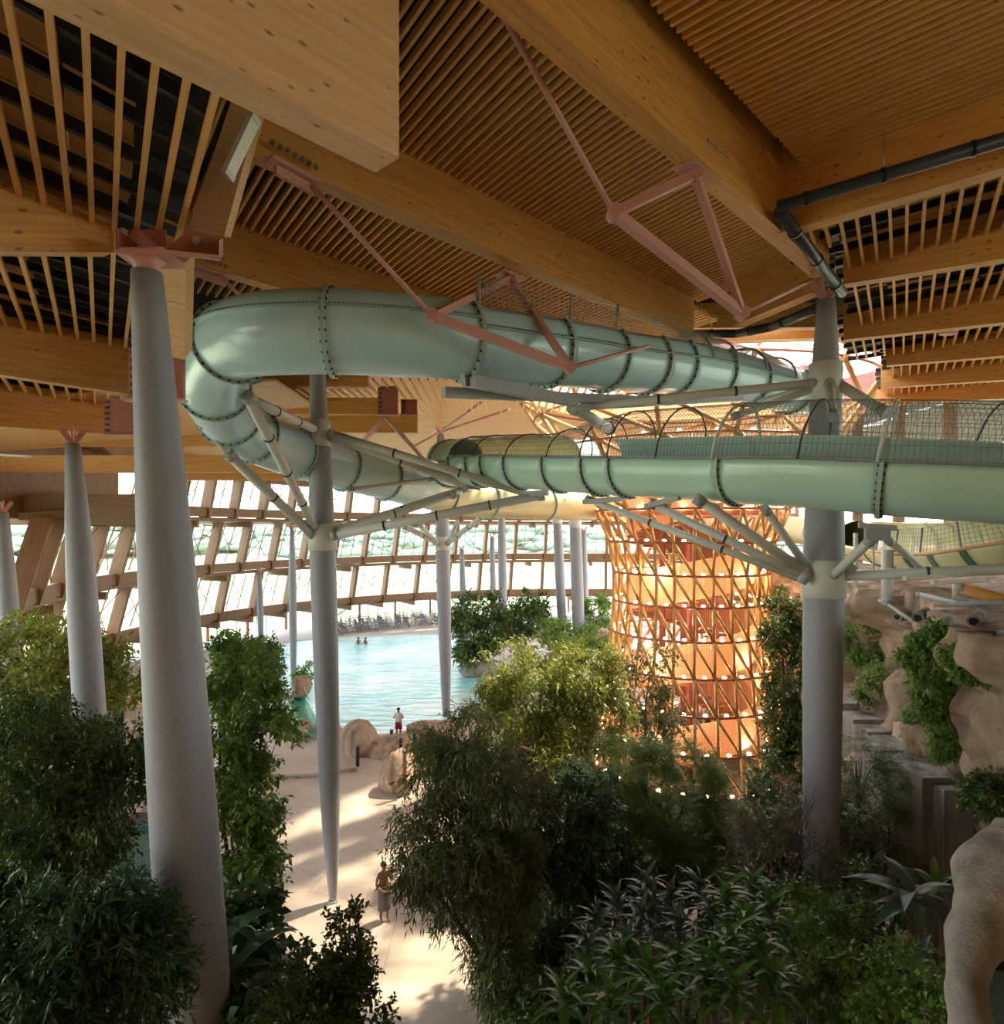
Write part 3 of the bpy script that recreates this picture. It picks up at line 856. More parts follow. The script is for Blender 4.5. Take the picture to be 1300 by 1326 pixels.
column('slim pale column rising behind the rock with the green slide', (378, 684), (380, 872), 51, [(0, .2), (4, .30), (8, .30), (11.6, .16)])
column('slender column farther back, left of the slim pale one', (336, 742), (338, 832), 62, [(0, .2), (3, .3), (5.5, .28), (7.6, .16)])
column('thin far column right of the pool, its foot behind bamboo', (649, 658), (652, 825), 66, [(0, .36), (6, .44), (10, .42), (14, .3)])
column('far column beneath the cream tube, nearest the tower but two', (720, 640), (728, 812), 58, [(0, .3), (5, .42), (9, .44), (15, .34)], collars=(12.6,))
column('thicker far column beneath the cream tube, beside the tower', (744, 650), (749, 812), 55, [(0, .4), (5, .52), (9, .52), (15, .45)], collars=(12.2,))
column('narrow far column between the tower and the thicker one', (756, 690), (758, 800), 66, [(0, .3), (5, .36), (11.5, .28)])
column('dim slender column behind the round bush, near the glazing', (598, 715), (600, 790), 72, [(0, .3), (5, .36), (9.4, .24)])
column('thin dim column behind the pool, left of the thin far column', (637, 690), (639, 790), 70, [(0, .3), (5, .34), (10.8, .24)])

# ------------------------------------------------------------------ pink king-post struts under the long beams
def strut(label, top, n1, n2, rods, Yt, Y1, Y2, Yr):
    t = empty('steel_strut', P(*top, Yt), label, 'strut')
    a, b, c = P(*top, Yt), P(*n1, Y1), P(*n2, Y2)
    for nm, p, q, w in (('leg', a, b, .15), ('leg', a, c, .12), ('tie', b, c, .15)):
        m = MB(); m.beam(p, q, w, w); m.build(nm, M['pink'], t)
    for p in (a, b, c):
        m = MB(); m.tube([p - V((0, .12, 0)), p + V((0, .12, 0))], .11, 10); m.build('node', M['pink'], t)
    m = MB(); m.beam(a - BD * .35 + V((0, 0, .03)), a + BD * .35 + V((0, 0, .03)), .36, .05); m.build('shoe', M['pink'], t)
    for (n, e, Ye) in rods:
        m = MB(); m.tube([(b, c)[n], P(*e, Ye)], .042, 8); m.build('tie_rod', M['pink'], t)
    m = MB()
    for k in range(8):
        p = a + BD * (-.3 + k * .09) + side * (W3 + .01) + V((0, 0, .2 + .05)); m.tube([p, p + side * .03], .022, 6)
    o = m.build('bolt', M['bolt'], t); o['kind'] = 'stuff'
strut('pink triangular strut and rods below the heavy beam near the piped column', (900, 226), (795, 276), (961, 406), [(0, (636, -8), 7.4), (1, (1052, 362), 14.0)], 9.9, 9.6, 11.4, 0)
strut('pink triangular strut and rods hanging in front of the upper slide', (660, 360), (560, 409), (738, 476), [(0, (404, 241), 9.85), (1, (840, 448), 15.0)], 13.9, 11.2, 12.4, 0)
def anchor(label, a, b, Y):
    p, q = P(*a, Y), P(*b, Y + .6)
    t = empty('rod_anchor', p, label, 'anchor plate')
    m = MB(); m.beam(p, q, .26, .06); m.build('plate', M['pink'], t)
    m = MB(); m.beam(p + (q - p) * .15 - V((0, 0, .09)), q - V((0, 0, .12)), .07, .14); m.build('gusset', M['pink'], t)
    m = MB()
    for k in range(7):
        c0 = p + (q - p) * (k / 6.5) + V((.06, 0, .22)); m.tube([c0, c0 + V((.02, -.04, 0))], .04, 8)
    o = m.build('bolt', M['bolt'], t); o['kind'] = 'stuff'
anchor('pink anchor plate with a bolt row where the long rod meets the beam', (347, 206), (408, 238), 9.35)
anchor('smaller pink anchor plate on the dim beam above the round slide tube', (244, 344), (292, 360), 13.2)
m = MB(); m.tube([P(285, 356, 13.2), P(318, 392, 13.9)], .04, 8); tag(m.build('tie_rod', M['pink'], None, loc=P(285, 356, 13.2)), 'short pink rod dropping behind the round slide tube', 'rod')
# V shaped pink braces below the middle roof
vb = empty('steel_brace', P(499, 540, 24.6), 'pink V brace under the middle roof beside the slim column', 'brace')
for q in ((468, 574), (552, 598)):
    m = MB(); m.tube([P(499, 540, 24.6), P(*q, 26)], .09, 8); m.build('arm', M['pink'], vb)
vb = empty('steel_brace', P(567, 556, 33), 'pink fork of rods on the pool column head under the fan roof', 'brace')
for q, Y in (((623, 521), 30), ((660, 530), 31), ((536, 578), 36)):
    m = MB(); m.tube([P(569, 560, 36), P(*q, Y)], .06, 8); m.build('arm', M['pink'], vb)
# strip lamps
def lamp(label, a, b, Y, w=.16):
    p, q = P(*a, Y), P(*b, Y)
    t = empty('strip_lamp', p, label, 'lamp')
    m = MB(); m.beam(p, q, w, .06); hs = m.build('housing', M['tubelamp'], t)
    d = (q - p).normalized(); m = MB(); m.beam(p + d * .08 - V((0, .02, .035)), q - d * .08 - V((0, .02, .035)), w * .72, .02); m.build('diffuser', M['glulam_pale'], t)
    for e in (p, q):
        m = MB(); m.beam(e - d * .02, e + d * .05, w * 1.05, .075); m.build('end_cap', M['white_steel'], hs)
lamp('white strip lamp on the pale valley board near the cut beam', (330, 152), (296, 224), 8.6, .24)
lamp('white strip lamp under the shaded left roof by the second column', (-4, 589), (38, 591), 24, .22)
lamp('white strip lamp hung beneath the lower right slide arms', (1172, 749), (1222, 746), 12.9, .12)
lamp('second white strip lamp beneath the lower right slide arms, farther right', (1208, 754), (1276, 751), 13.4, .12)

# ------------------------------------------------------------------ dark pipes of the roof
def pipe(label, pts, r, rings=6):
    path = [P(*p) for p in pts]
    t = empty('roof_pipe', path[0], label, 'pipe')
    runs = []
    for i in range(len(path) - 1):
        m = MB(); m.tube([path[i], path[i + 1]], r, 14); runs.append(m.build('run', M['pipe'], t))
    for i in range(1, len(path) - 1):
        m = MB(); m.lathe(path[i], [(.01, -r * 1.06), (r * .75, -r * .75), (r * 1.06, 0), (r * .75, r * .75), (.01, r * 1.06)], 14); m.build('elbow', M['pipe'], t)
    for i in range(len(path) - 1):
        d = path[i + 1] - path[i]; n = max(1, int(d.length / 1.1))
        for k in range(n):
            c0 = path[i] + d * ((k + .6) / n); u = d.normalized()
            m = MB(); m.tube([c0 - u * .03, c0 + u * .03], r * 1.13, 14); m.build('joint_ring', M['batten'], runs[i])
            if k % 2 == 0:
                m = MB(); m.tube([c0 + V((0, 0, r)), c0 + V((0, 0, r + .6))], .008, 5); m.build('hanger', M['bolt'], runs[i])
pipe('dark drain pipe running along the right-hand roof beam', [(3682, -532, 3.7), (1008, 268, 11.2)], .105)
pipe('dark drain pipe dropping diagonally to the head of the net-side column', [(1010, 274, 11.2), (1090, 379, 14.2)], .115)
pipe('dark drain pipe bending away from the column head to the skylight', [(1086, 388, 14.6), (1000, 423, 17.6), (955, 432, 19), (900, 432, 20)], .12)

# ------------------------------------------------------------------ slides
def catmull(ctrl, per=12):
    pts, ts = [], []
    n = len(ctrl)
    for i in range(n - 1):
        p0, p1, p2, p3 = ctrl[max(i - 1, 0)], ctrl[i], ctrl[i + 1], ctrl[min(i + 2, n - 1)]
        for k in range(per):
            t = k / per
            pts.append(.5 * ((2 * p1) + (p2 - p0) * t + (2 * p0 - 5 * p1 + 4 * p2 - p3) * t * t + (3 * p1 - p0 - 3 * p2 + p3) * t ** 3)); ts.append(i + t)
    pts.append(ctrl[-1]); ts.append(n - 1)
    return pts, ts
class Run:
    def __init__(s, px, per=14):
        s.p, s.t = catmull([P(*q) for q in px], per)
    def at(s, t):
        return V([float(np.interp(t, s.t, [p[k] for p in s.p])) for k in range(3)])
    def frame(s, t):
        e = .04
        d = (s.at(min(t + e, s.t[-1])) - s.at(max(t - e, 0))).normalized()
        sd = d.cross(V((0, 0, 1))).normalized()
        return s.at(t), sd, sd.cross(d).normalized(), d
    def pt(s, t, ang, r):
        c, sd, u, d = s.frame(t)
        return c + sd * (r * math.sin(ang)) - u * (r * math.cos(ang))
R_ = math.radians
def shell(run, t0, t1, th0, th1, r, mat, parent, name='tube_section', th=.025, nt=None, na=None, outer_only=False):
    closed = abs(th1 - th0) > 359
    nt = nt or max(3, int((t1 - t0) * 9)); na = na or (32 if closed else 22)
    m = MB(); rings = []
    for i in range(nt + 1):
        t = t0 + (t1 - t0) * i / nt
        if closed:
            rings.append([run.pt(t, 2 * PI * k / na, r) for k in range(na)])
        else:
            an = [R_(th0 + (th1 - th0) * k / na) for k in range(na + 1)]
            rings.append([run.pt(t, a, r) for a in an] + [run.pt(t, a, r - th) for a in reversed(an)])
    m.loft(rings, closed=True, caps=not closed)
    return m.build(name, mat, parent)
def flange(run, t, th0, th1, r, mat, parent, bolts, w=.035, h=.075, gap=True):
    c, sd, u, d = run.frame(t)
    closed = abs(th1 - th0) > 359; na = 40 if closed else 28
    m = MB(); rings = []
    for k in range(na if closed else na + 1):
        a = R_(th0) + R_(th1 - th0) * k / na
        e = sd * math.sin(a) - u * math.cos(a)
        rings.append([c + e * (r - .01) - d * w, c + e * (r + h) - d * w, c + e * (r + h) + d * w, c + e * (r - .01) + d * w])
    m.loft(rings, closed=True, caps=True, smooth=False, loop=closed)
    o = m.build('flange', mat, parent)
    nb = 26 if closed else 18
    for k in range(nb):
        a = R_(th0) + R_(th1 - th0) * (k + .5) / nb
        e = sd * math.sin(a) - u * math.cos(a)
        for sg in (-1, 1):
            p = c + e * (r + h * .45) + d * (w + .004) * sg
            bolts.box((p.x - .02, p.y - .02, p.z - .02), (p.x + .02, p.y + .02, p.z + .02))
def seam(run, t0, t1, ang, r, parent, bolts, mat=None):
    n = max(3, int((t1 - t0) * 10)); m = MB(); rings = []
    for i in range(n + 1):
        t = t0 + (t1 - t0) * i / n; c, sd, u, d = run.frame(t); a = R_(ang)
        e = sd * math.sin(a) - u * math.cos(a); f = sd * math.cos(a) + u * math.sin(a)
        rings.append([c + e * (r - .01) - f * .02, c + e * (r + .05) - f * .02, c + e * (r + .05) + f * .02, c + e * (r - .01) + f * .02])
        if i < n:
            for q in (.25, .75):
                c2, sd2, u2, d2 = run.frame(t0 + (t1 - t0) * (i + q) / n)
                p = c2 + (sd2 * math.sin(a) - u2 * math.cos(a)) * (r + .025) - (sd2 * math.cos(a) + u2 * math.sin(a)) * .025
                bolts.box((p.x - .02, p.y - .02, p.z - .02), (p.x + .02, p.y + .02, p.z + .02))
    m.loft(rings, smooth=False); m.build('seam_rib', mat or M['flange'], parent)
def net(fn, t0, t1, n_along, n_cross, parent, r=.0065):
    """fn(t,v) -> point; cords both ways, real little prisms"""
    tt = np.linspace(t0, t1, 300); pp = [fn(float(t), 0.0) for t in tt]
    cl = np.concatenate([[0], np.cumsum([(b - a).length for a, b in zip(pp[:-1], pp[1:])])])
    tx = lambda f_: float(np.interp(f_ * cl[-1], cl, tt))
    m = MB()
    for j in range(n_along + 1):
        m.tube([fn(tx(i / (n_cross // 2)), j / n_along) for i in range(n_cross // 2 + 1)], r, 3, smooth=False)
    for i in range(n_cross + 1):
        t = tx(i / n_cross)
        m.tube([fn(t, j / n_along) for j in range(0, n_along + 1, 2)], r, 3, smooth=False)
    o = m.build('safety_net', M['net'], parent); o['kind'] = 'stuff'; return o

RS = .76
up = Run([(1065, 512, 23.5), (1000, 500, 21.2), (935, 484, 19.3), (870, 473, 17.5), (800, 466, 15.9), (740, 457, 14.8), (660, 448, 13.6), (600, 441, 12.9),
          (520, 434, 12.3), (430, 430, 12.0), (352, 432, 12.2), (308, 440, 12.9), (286, 462, 13.9), (277, 496, 15.2), (289, 528, 16.6), (314, 556, 18.2),
          (372, 583, 20.2), (440, 604, 22.2), (500, 620, 24), (548, 634, 26)])
us = empty('water_slide', up.at(9), 'aqua tube slide making the tight round bend below the timber roof', 'slide')
ub = MB()
cuts = [0, .7, 1.5, 2.2, 3.0, 3.5, 4.3, 5.4, 7.0, 9.0, 11.2, 13.2, 14.4, 15.3, 16.2, 17.1, 18, 19]
for a, b in zip(cuts[:-1], cuts[1:]):
    if b <= 7.0: shell(up, a, b, -134, 112, RS, M['slide'], us)
    else: shell(up, a, b, 0, 360, RS, M['slide'], us)
for t in cuts[1:-1]:
    if t < 7.0: flange(up, t, -134, 112, RS, M['flange'], us, ub)
    else: flange(up, t, 0, 360, RS, M['flange'], us, ub)
seam(up, 0, 7, -96, RS, us, ub); seam(up, 7, 14.4, -109, RS, us, ub); seam(up, 15.3, 19, -115, RS, us, ub)
o = ub.build('flange_bolt', M['dark_bolt'], us); o['kind'] = 'stuff'
# net standing on the near wall of its open half, with posts
def unet(t, v):
    c, sd, u, d = up.frame(t); a = R_(-134 + 0)
    b = c + sd * (RS * math.sin(a)) - u * (RS * math.cos(a))
    top = c + sd * (-.62) + u * (1.05 if t > 3.2 else .8)
    return b + (top - b) * v
net(unet, 2.4, 6.9, 7, 120, us)
for t in (6.95, 5.3, 4.4):
    a, b = unet(t, -.2), unet(t, 1.06)
    m = MB(); m.tube([a, b], .03, 8); m.build('net_post', M['grey_steel'], us)
def hoop(run, t, w, h, h0, parent, lean=.0, r=.035):
    c, sd, u, d = run.frame(t)
    m = MB(); m.tube([c + sd * (w * math.cos(PI * k / 14)) + u * (h0 + h * math.sin(PI * k / 14)) + d * lean * math.sin(PI * k / 14) for k in range(15)], r, 8)
    m.build('net_hoop', M['grey_steel'], parent)
for t in (1.0, 1.6, 2.2, 2.7): hoop(up, t, .8, .75, .15, us)
def unet2(t, v):
    c, sd, u, d = up.frame(t); return c + sd * (.8 * math.cos(PI * v)) + u * (.15 + .75 * math.sin(PI * v))
net(unet2, .6, 2.7, 14, 60, us)

RL = .79
lo = Run([(760, 592, 31), (700, 592, 29), (640, 594, 27), (600, 597, 25.3), (580, 600, 23.8), (594, 600, 22.4), (640, 598, 21), (720, 600, 18.8), (800, 602, 16.9), (880, 603, 15.3),
          (960, 605, 13.95), (1060, 607, 12.85), (1160, 613, 12.05), (1260, 618, 11.6), (1360, 624, 11.35), (1460, 630, 11.3), (1700, 648, 11.3), (2050, 680, 11.8)])
ls = empty('water_slide', lo.at(11), 'long open aqua slide under a net, sweeping past the right column', 'slide')
lb = MB()
lcuts = [0, 1.5, 3, 3.8, 4.6, 5.3, 5.75, 6.1, 6.5, 7.1, 7.75, 8.2, 9.95, 11.85, 13.6, 15, 16, 17]
for i, (a, b) in enumerate(zip(lcuts[:-1], lcuts[1:])):
    if b <= 5.35: shell(lo, a, b, 0, 360, RL, M['slide_green'], ls)
    elif b <= 7.1:
        shell(lo, a, b, -92, 100, RL, M['slide_green'], ls); shell(lo, a, b, -172, -92, RL, M['cream_wall'], ls, 'raised_wall')
    else:
        shell(lo, a, b, -92, 100, RL, M['slide_green'], ls)
        if b > 8.0: shell(lo, a, b, -152, -92, RL, M['slide_in'], ls, 'raised_wall')
for t in lcuts[1:-1]:
    if t < 5.3: flange(lo, t, 0, 360, RL, M['flange'], ls, lb)
    else: flange(lo, t, -92, 100, RL, M['flange'], ls, lb)
seam(lo, 3.0, 5.3, 92, RL, ls, lb)
o = lb.build('flange_bolt', M['dark_bolt'], ls); o['kind'] = 'stuff'
# rim pipe and cover net
m = MB(); m.tube([lo.pt(5.3 + (17 - 5.3) * i / 70, R_(101), RL + .02) for i in range(71)], .03, 8); m.build('rim_pipe', M['grey_steel'], ls)
def lnet(t, v):
    c, sd, u, d = lo.frame(t)
    w = .86; k = min(1, max(0, (t - 7.0) / 1.2)); h = .72 + .5 * k
    return c + sd * (w * math.cos(PI * v)) + u * (.12 + h * math.sin(PI * v) ** .8)
net(lnet, 5.5, 17, 18, 270, ls, .0055)
for t in (5.5, 6.0, 6.55, 7.2, 7.75, 8.2, 9.0, 9.9, 10.9, 11.8, 13.2, 14.4, 15.3, 16.2):
    m = MB(); m.tube([lnet(t + .10 * math.sin(PI * k / 16), k / 16) for k in range(17)], .034 if t in (9.9, 11.8) else .02, 8); m.build('net_hoop', M['white_steel'] if t in (9.9, 11.8) else M['rubber'], ls)

# cream return tube, from the loop across behind the tower to the right
cr = Run([(548, 634, 26), (600, 646, 28.5), (690, 652, 31), (770, 655, 34), (860, 664, 38), (940, 674, 39.5), (1010, 684, 38), (1060, 690, 34), (1110, 697, 28), (1170, 706, 21.5), (1235, 707, 18.5), (1310, 690, 17), (1400, 668, 16.5)])
cs = empty('water_slide', cr.at(9), 'cream slide channel with dark green ribs curling below the net', 'slide')
cb = MB()
ccuts = [0, .6, 1.4, 2.2, 3, 4, 5, 6, 7, 8, 8.7, 9.15, 9.6, 10.05, 10.5, 11, 12]
for a, b in zip(ccuts[:-1], ccuts[1:]):
    if b <= 8: shell(cr, a, b, 0, 360, .74, M['cream_slide'], cs)
    else: shell(cr, a, b, -150, 75, .85, M['cream_slide'], cs)
for t in ccuts[1:-1]:
    if t < 8: flange(cr, t, 0, 360, .74, M['flange'], cs, cb)
    else: flange(cr, t, -150, 75, .85, M['green_flange'], cs, cb, w=.09, h=.03)
def cnet(t, v):
    a = R_(75); c, sd, u, d = cr.frame(t); b = c + sd * (.85 * math.sin(a)) - u * (.85 * math.cos(a)); return b + u * (.75 * v) - sd * (.1 * v)
net(cnet, 8.8, 12, 6, 60, cs)
m = MB(); m.tube([cnet(8.8 + 3.2 * i / 30, 0) for i in range(31)], .05, 8); m.build('rim_pipe', M['glulam_pale'], cs)
for t in (9.0, 9.4, 9.9, 10.5):
    m = MB(); m.tube([cnet(t, 0), cnet(t, 1)], .03, 6); m.build('net_post', M['grey_steel'], cs)

# ------------------------------------------------------------------ white brackets that carry the slides
def bracket(label, arms, home, extra=()):
    """arms: (px a, px b, radius); plates, pipes clamps are parts"""
    t = empty('slide_bracket', home, label, 'bracket')
    for a, b, r in arms:
        p, q = P(*a), P(*b)
        m = MB(); m.tube([p, q], r, 12); arm = m.build('arm', M['white_steel'], t)
        u = (q - p).normalized()
        for e, s in ((p, 1), (q, -1)):
            m = MB(); m.tube([e - u * .02 * s, e + u * .16 * s], r * 1.18, 12); m.build('arm_end', M['grey_steel'], arm)
        n = int((q - p).length / 1.6)
        for k in range(1, n):
            c0 = p + (q - p) * (k / n); m = MB(); m.tube([c0 - u * .025, c0 + u * .025], r * 1.14, 12); m.build('pipe_clamp', M['dark_bolt'], arm)
    for a, b, w, h in extra:
        m = MB(); m.beam(P(*a), P(*b), w, h); m.build('cross_beam', M['grey_steel'], t)
    return t
bracket('white tube bracket left of the path column, holding the slide bend',
        [((320, 512, 14.6), (408, 684, 20.3), .125), ((322, 516, 14.7), (408, 556, 20.3), .125), ((296, 588, 17.4), (404, 692, 20.3), .14), ((262, 548, 16.5), (300, 590, 17.4), .1),
         ((318, 560, 18.0), (404, 562, 20.4), .07), ((300, 575, 17.6), (404, 566, 20.4), .06), ((340, 590, 18.6), (406, 568, 20.4), .06)], P(320, 512, 14.6),
        [((284, 500, 14.0), (336, 492, 14.4), .12, .16), ((258, 552, 16.2), (292, 556, 16.8), .12, .14)])
bracket('white tube bracket right of the path column, reaching the lower slide',
        [((426, 564, 20.5), (606, 628, 21.8), .15), ((426, 561, 20.3), (680, 638, 20.2), .125), ((430, 688, 20.5), (604, 632, 22.0), .11), ((430, 692, 20.3), (590, 640, 21.0), .11),
         ((430, 694, 20.2), (704, 641, 19.8), .14), ((452, 634, 21.6), (560, 620, 22.5), .07)], P(430, 690, 20.4),
        [((604, 630, 21.8), (622, 632, 21.8), .12, .14), ((676, 640, 19.9), (710, 638, 19.5), .14, .16)])
bracket('white fork bracket on the pool column, spreading up four thin arms',
        [((568, 704, 40.6), (524, 682, 38), .16), ((568, 704, 40.6), (544, 680, 38), .13), ((580, 704, 40.6), (592, 676, 38), .13), ((580, 703, 40.6), (642, 656, 34), .16)], P(574, 703, 40.7))
bracket('grey bracket on the lower collar of the netted column, arms rising left',
        [((1046, 742, 14.3), (902, 646, 13.9), .11), ((1046, 748, 14.2), (842, 652, 15.6), .095), ((1044, 752, 14.2), (760, 646, 17.5), .085), ((1048, 738, 14.4), (990, 658, 13.3), .085)], P(1046, 745, 14.2),
        [((756, 650, 17.4), (806, 646, 16.8), .16, .12), ((836, 656, 15.6), (880, 644, 14.9), .14, .12)])
bracket('grey bracket on the lower collar of the netted column, arms going right',
        [((1076, 748, 14.2), (1130, 697, 12.7), .095), ((1084, 746, 14.3), (1330, 736, 13.0), .11), ((1150, 700, 12.8), (1204, 742, 14.6), .07)], P(1082, 746, 14.2),
        [((1112, 680, 12.4), (1160, 684, 12.2), .2, .1), ((1120, 690, 12.5), (1152, 692, 12.4), .14, .25), ((1094, 738, 13.9), (1100, 730, 13.9), .3, .25)])
bracket('grey star of arms on the upper collar of the netted column',
        [((1058, 496, 14.4), (756, 526, 15.4), .10), ((1062, 498, 14.6), (980, 522, 17.2), .09), ((1064, 500, 14.4), (948, 540, 15), .08), ((1074, 496, 14.2), (1078, 540, 13.2), .1),
         ((1080, 494, 14.4), (1146, 534, 13.6), .115), ((1078, 496, 14.7), (1120, 520, 17), .09)], P(1068, 496, 14.5))
bracket('grey box girder under the upper slide, with a strip of lamps',
        [((742, 528, 15.2), (790, 556, 17.5), .14)], P(600, 505, 13.0),
        [((574, 508, 12.9), (868, 520, 16.6), .16, .2), ((612, 494, 12.6), (745, 520, 14.4), .2, .22), ((742, 528, 15.0), (960, 516, 19), .14, .14), ((602, 478, 12.7), (606, 500, 12.8), .1, .3), ((690, 496, 14), (694, 512, 14.1), .1, .25)])
# ------------------------------------------------------------------ lattice stair tower
TX, TY = 9.3, 32.6
tw = empty('stair_tower', (TX, TY, 0), 'round stair tower of timber lattice with glowing lamp rings and copper panels', 'tower')
RZ = [-.05, .2, 1.85, 3.5, 5.1, 6.7, 8.2, 9.6, 11.1, 12.6, 14.1, 15.6, 17.1, 18.3]
RR = [4.75, 4.75, 4.45, 4.2, 4.0, 3.82, 3.72, 3.72, 3.95, 4.6, 5.55, 6.6, 7.7, 8.5]
NT = 28
def tpt(i, k, tw_=0.0):
    a = 2 * PI * (k + tw_) / NT - PI / 2
    return V((TX + RR[i] * math.cos(a), TY + RR[i] * math.sin(a), RZ[i]))
back = MB(); count = 0
for i in range(1, len(RZ) - 1):
    for k in range(NT):
        dk_ = min(k, NT - k)
        for kind in (0, 1):
            a = tpt(i, k); b = tpt(i + 1, k + (0 if kind == 0 else -1))
            r = .075 if i < 9 else .11
            if i >= 9 and (k % 2): continue
            if i >= 9 and kind == 1: b = tpt(i + 1, k - 2)
            if dk_ <= 8 and i <= 9 and count < 290:
                m = MB(); m.tube([a, b], r, 7); m.build('lattice_strut', M['bronze'], tw); count += 1
            else: back.tube([a, b], r, 6)
o = back.build('lattice_strut', M['bronze'], tw); o['kind'] = 'stuff'
for i in range(1, len(RZ)):
    m = MB(); m.tube([tpt(i, k) for k in np.linspace(0, NT, 57)], .06, 6); m.build('ring', M['ring'], tw)
nl = 0
backlamp = MB()
for i in range(1, 12):
    for k in range(NT):
        c0 = tpt(i, k + .5); ri = RR[i] - .12
        a = 2 * PI * (k + .5) / NT - PI / 2
        c0 = V((TX + ri * math.cos(a), TY + ri * math.sin(a), RZ[i] + .05))
        m = MB() if min(k, NT - k) <= 9 else backlamp
        m.lathe(c0, [(.05, 0), (.10, .03), (.08, .07), (.02, .09)], 8)
        if m is not backlamp: m.build('ring_lamp', M['bulb'], tw)
o = backlamp.build('ring_lamp', M['bulb'], tw); o['kind'] = 'stuff'
# helical stair inside: copper guard panels, treads, core
turns, zb, zt, r_out, r_in = 3.6, .3, 13.6, 3.1, 1.5
def hel(u, r, dz=0):
    a = PI * 1.0 + 2 * PI * turns * u
    return V((TX + r * math.cos(a), TY + r * math.sin(a), zb + (zt - zb) * u + dz))
npan = 66
for k in range(npan):
    u0, u1 = k / npan, (k + .985) / npan
    for rr_, h in ((r_out, 1.75), ):
        m = MB(); n0 = hel(u0, rr_), hel(u1, rr_)
        c_ = [hel(u0, rr_), hel(u1, rr_), hel(u1, rr_, h), hel(u0, rr_, h)]
        i_ = [hel(u0, rr_ - .03), hel(u1, rr_ - .03), hel(u1, rr_ - .03, h), hel(u0, rr_ - .03, h)]
        m.hexa(c_ + i_)
        wv = (c_[1] - c_[0]).length
        m.uv[4] = [(0, h), (wv, h), (wv, 0), (0, 0)]; m.uv[5] = [(0, 0), (wv, 0), (wv, h), (0, h)]
        m.build('guard_panel', M['perf'], tw)
for k in range(84):
    u0, u1 = k / 84, (k + 1) / 84
    z = hel(u0, 1).z
    q = [hel(u0, r_in), hel(u0, r_out - .05), hel(u1, r_out - .05), hel(u1, r_in)]
    m = MB(); m.hexa([V((p.x, p.y, z)) for p in q] + [V((p.x, p.y, z + .06)) for p in q]); m.build('tread', M['ring'], tw)
m = MB(); m.tube([(TX, TY, 0), (TX, TY, 14)], .45, 12); m.build('core_post', M['red_plate'], tw)
for k in range(6):
    a = k * PI / 3 + .2
    m = MB(); m.tube([(TX + r_in * math.cos(a), TY + r_in * math.sin(a), 0), (TX + r_in * math.cos(a), TY + r_in * math.sin(a), 14)], .1, 8); m.build('inner_post', M['red_plate'], tw)
m = MB(); m.lathe((TX, TY, 12.3), [(1.6, 0), (4.4, 0), (4.4, .2), (1.6, .2)], 36, smooth=False); m.build('top_landing', M['ring'], tw)
m = MB(); m.lathe((TX, TY, 12.5), [(4.3, 0), (4.3, 1.1)], 48, smooth=True)
m = MB()
for k in range(40):
    a, b = 2 * PI * k / 40, 2 * PI * (k + .98) / 40
    if 10 <= k <= 12: continue
    q = [V((TX + r * math.cos(t), TY + r * math.sin(t), z)) for r, t, z in ((4.3, a, 12.5), (4.3, b, 12.5), (4.3, b, 13.7), (4.3, a, 13.7), (4.25, a, 12.5), (4.25, b, 12.5), (4.25, b, 13.7), (4.25, a, 13.7))]
    mm = MB(); mm.hexa(q); mm.build('landing_panel', M['perf'], tw)
def point(name, loc, e, col, r=.2):
    d = bpy.data.lights.new(name, 'POINT'); d.energy = e; d.color = col; d.shadow_soft_size = r
    o = bpy.data.objects.new(name, d); o.location = loc; C.objects.link(o)
for i, z in enumerate((1.6, 3.6, 5.6, 7.6, 9.6, 11.4)):
    for k in range(2):
        a = -PI / 2 + (k - .5) * 1.5 + (i % 2) * .5
        point('tower_lamp', (TX + 3.5 * math.cos(a), TY + 3.5 * math.sin(a), z), 36, (1, .78, .54))
# ------------------------------------------------------------------ pool, shore, rocks
def ground_poly(name, pix, z, mat, label=None, kind='structure', cat=None, zref=0.0):
    m = MB(); pts = [G(x, y, zref) for x, y in pix]
    for p in pts: p.z = z
    m.face(pts)
    o = m.build(name, M[mat]); return tag(o, label, cat, None, kind)
def smooth_loop(pix, per=5):
    out = []; n = len(pix)
    for i in range(n):
        p0, p1, p2, p3 = [V((*pix[(i + q) % n], 0)) for q in (-1, 0, 1, 2)]
        for k in range(per):
            t = k / per
            v = .5 * ((2 * p1) + (p2 - p0) * t + (2 * p0 - 5 * p1 + 4 * p2 - p3) * t * t + (3 * p1 - p0 - 3 * p2 + p3) * t ** 3)
            out.append((v.x, v.y))
    return out
pool_px = smooth_loop([(318, 856), (345, 838), (390, 830), (440, 826), (520, 823.5), (580, 823), (594, 834), (600, 855), (628, 882), (644, 905), (620, 922), (560, 938), (505, 950), (440, 952), (400, 930), (372, 902), (340, 872)])
wtop = [G(x, y) for x, y in pool_px]
ww = MB(); ww.face([V((p.x, p.y, .04)) for p in wtop])
wob = tag(ww.build('pool_water', M['water']), 'pale turquoise water of the wave pool', 'water', None, 'structure')
em = MB(); ring = [V((p.x, p.y, 0)) for p in wtop]
cpt = sum(ring, V()) / len(ring)
em.loft([[p + (p - cpt).normalized() * .5 + V((0, 0, .005)) for p in ring], [p + (p - cpt).normalized() * .5 + V((0, 0, .08)) for p in ring], [p + (p - cpt).normalized() * .05 + V((0, 0, .09)) for p in ring], [p - (p - cpt).normalized() * .1 + V((0, 0, .01)) for p in ring]], caps=False)
tag(em.build('trim_pool_edge', M['deck']), kind='structure')
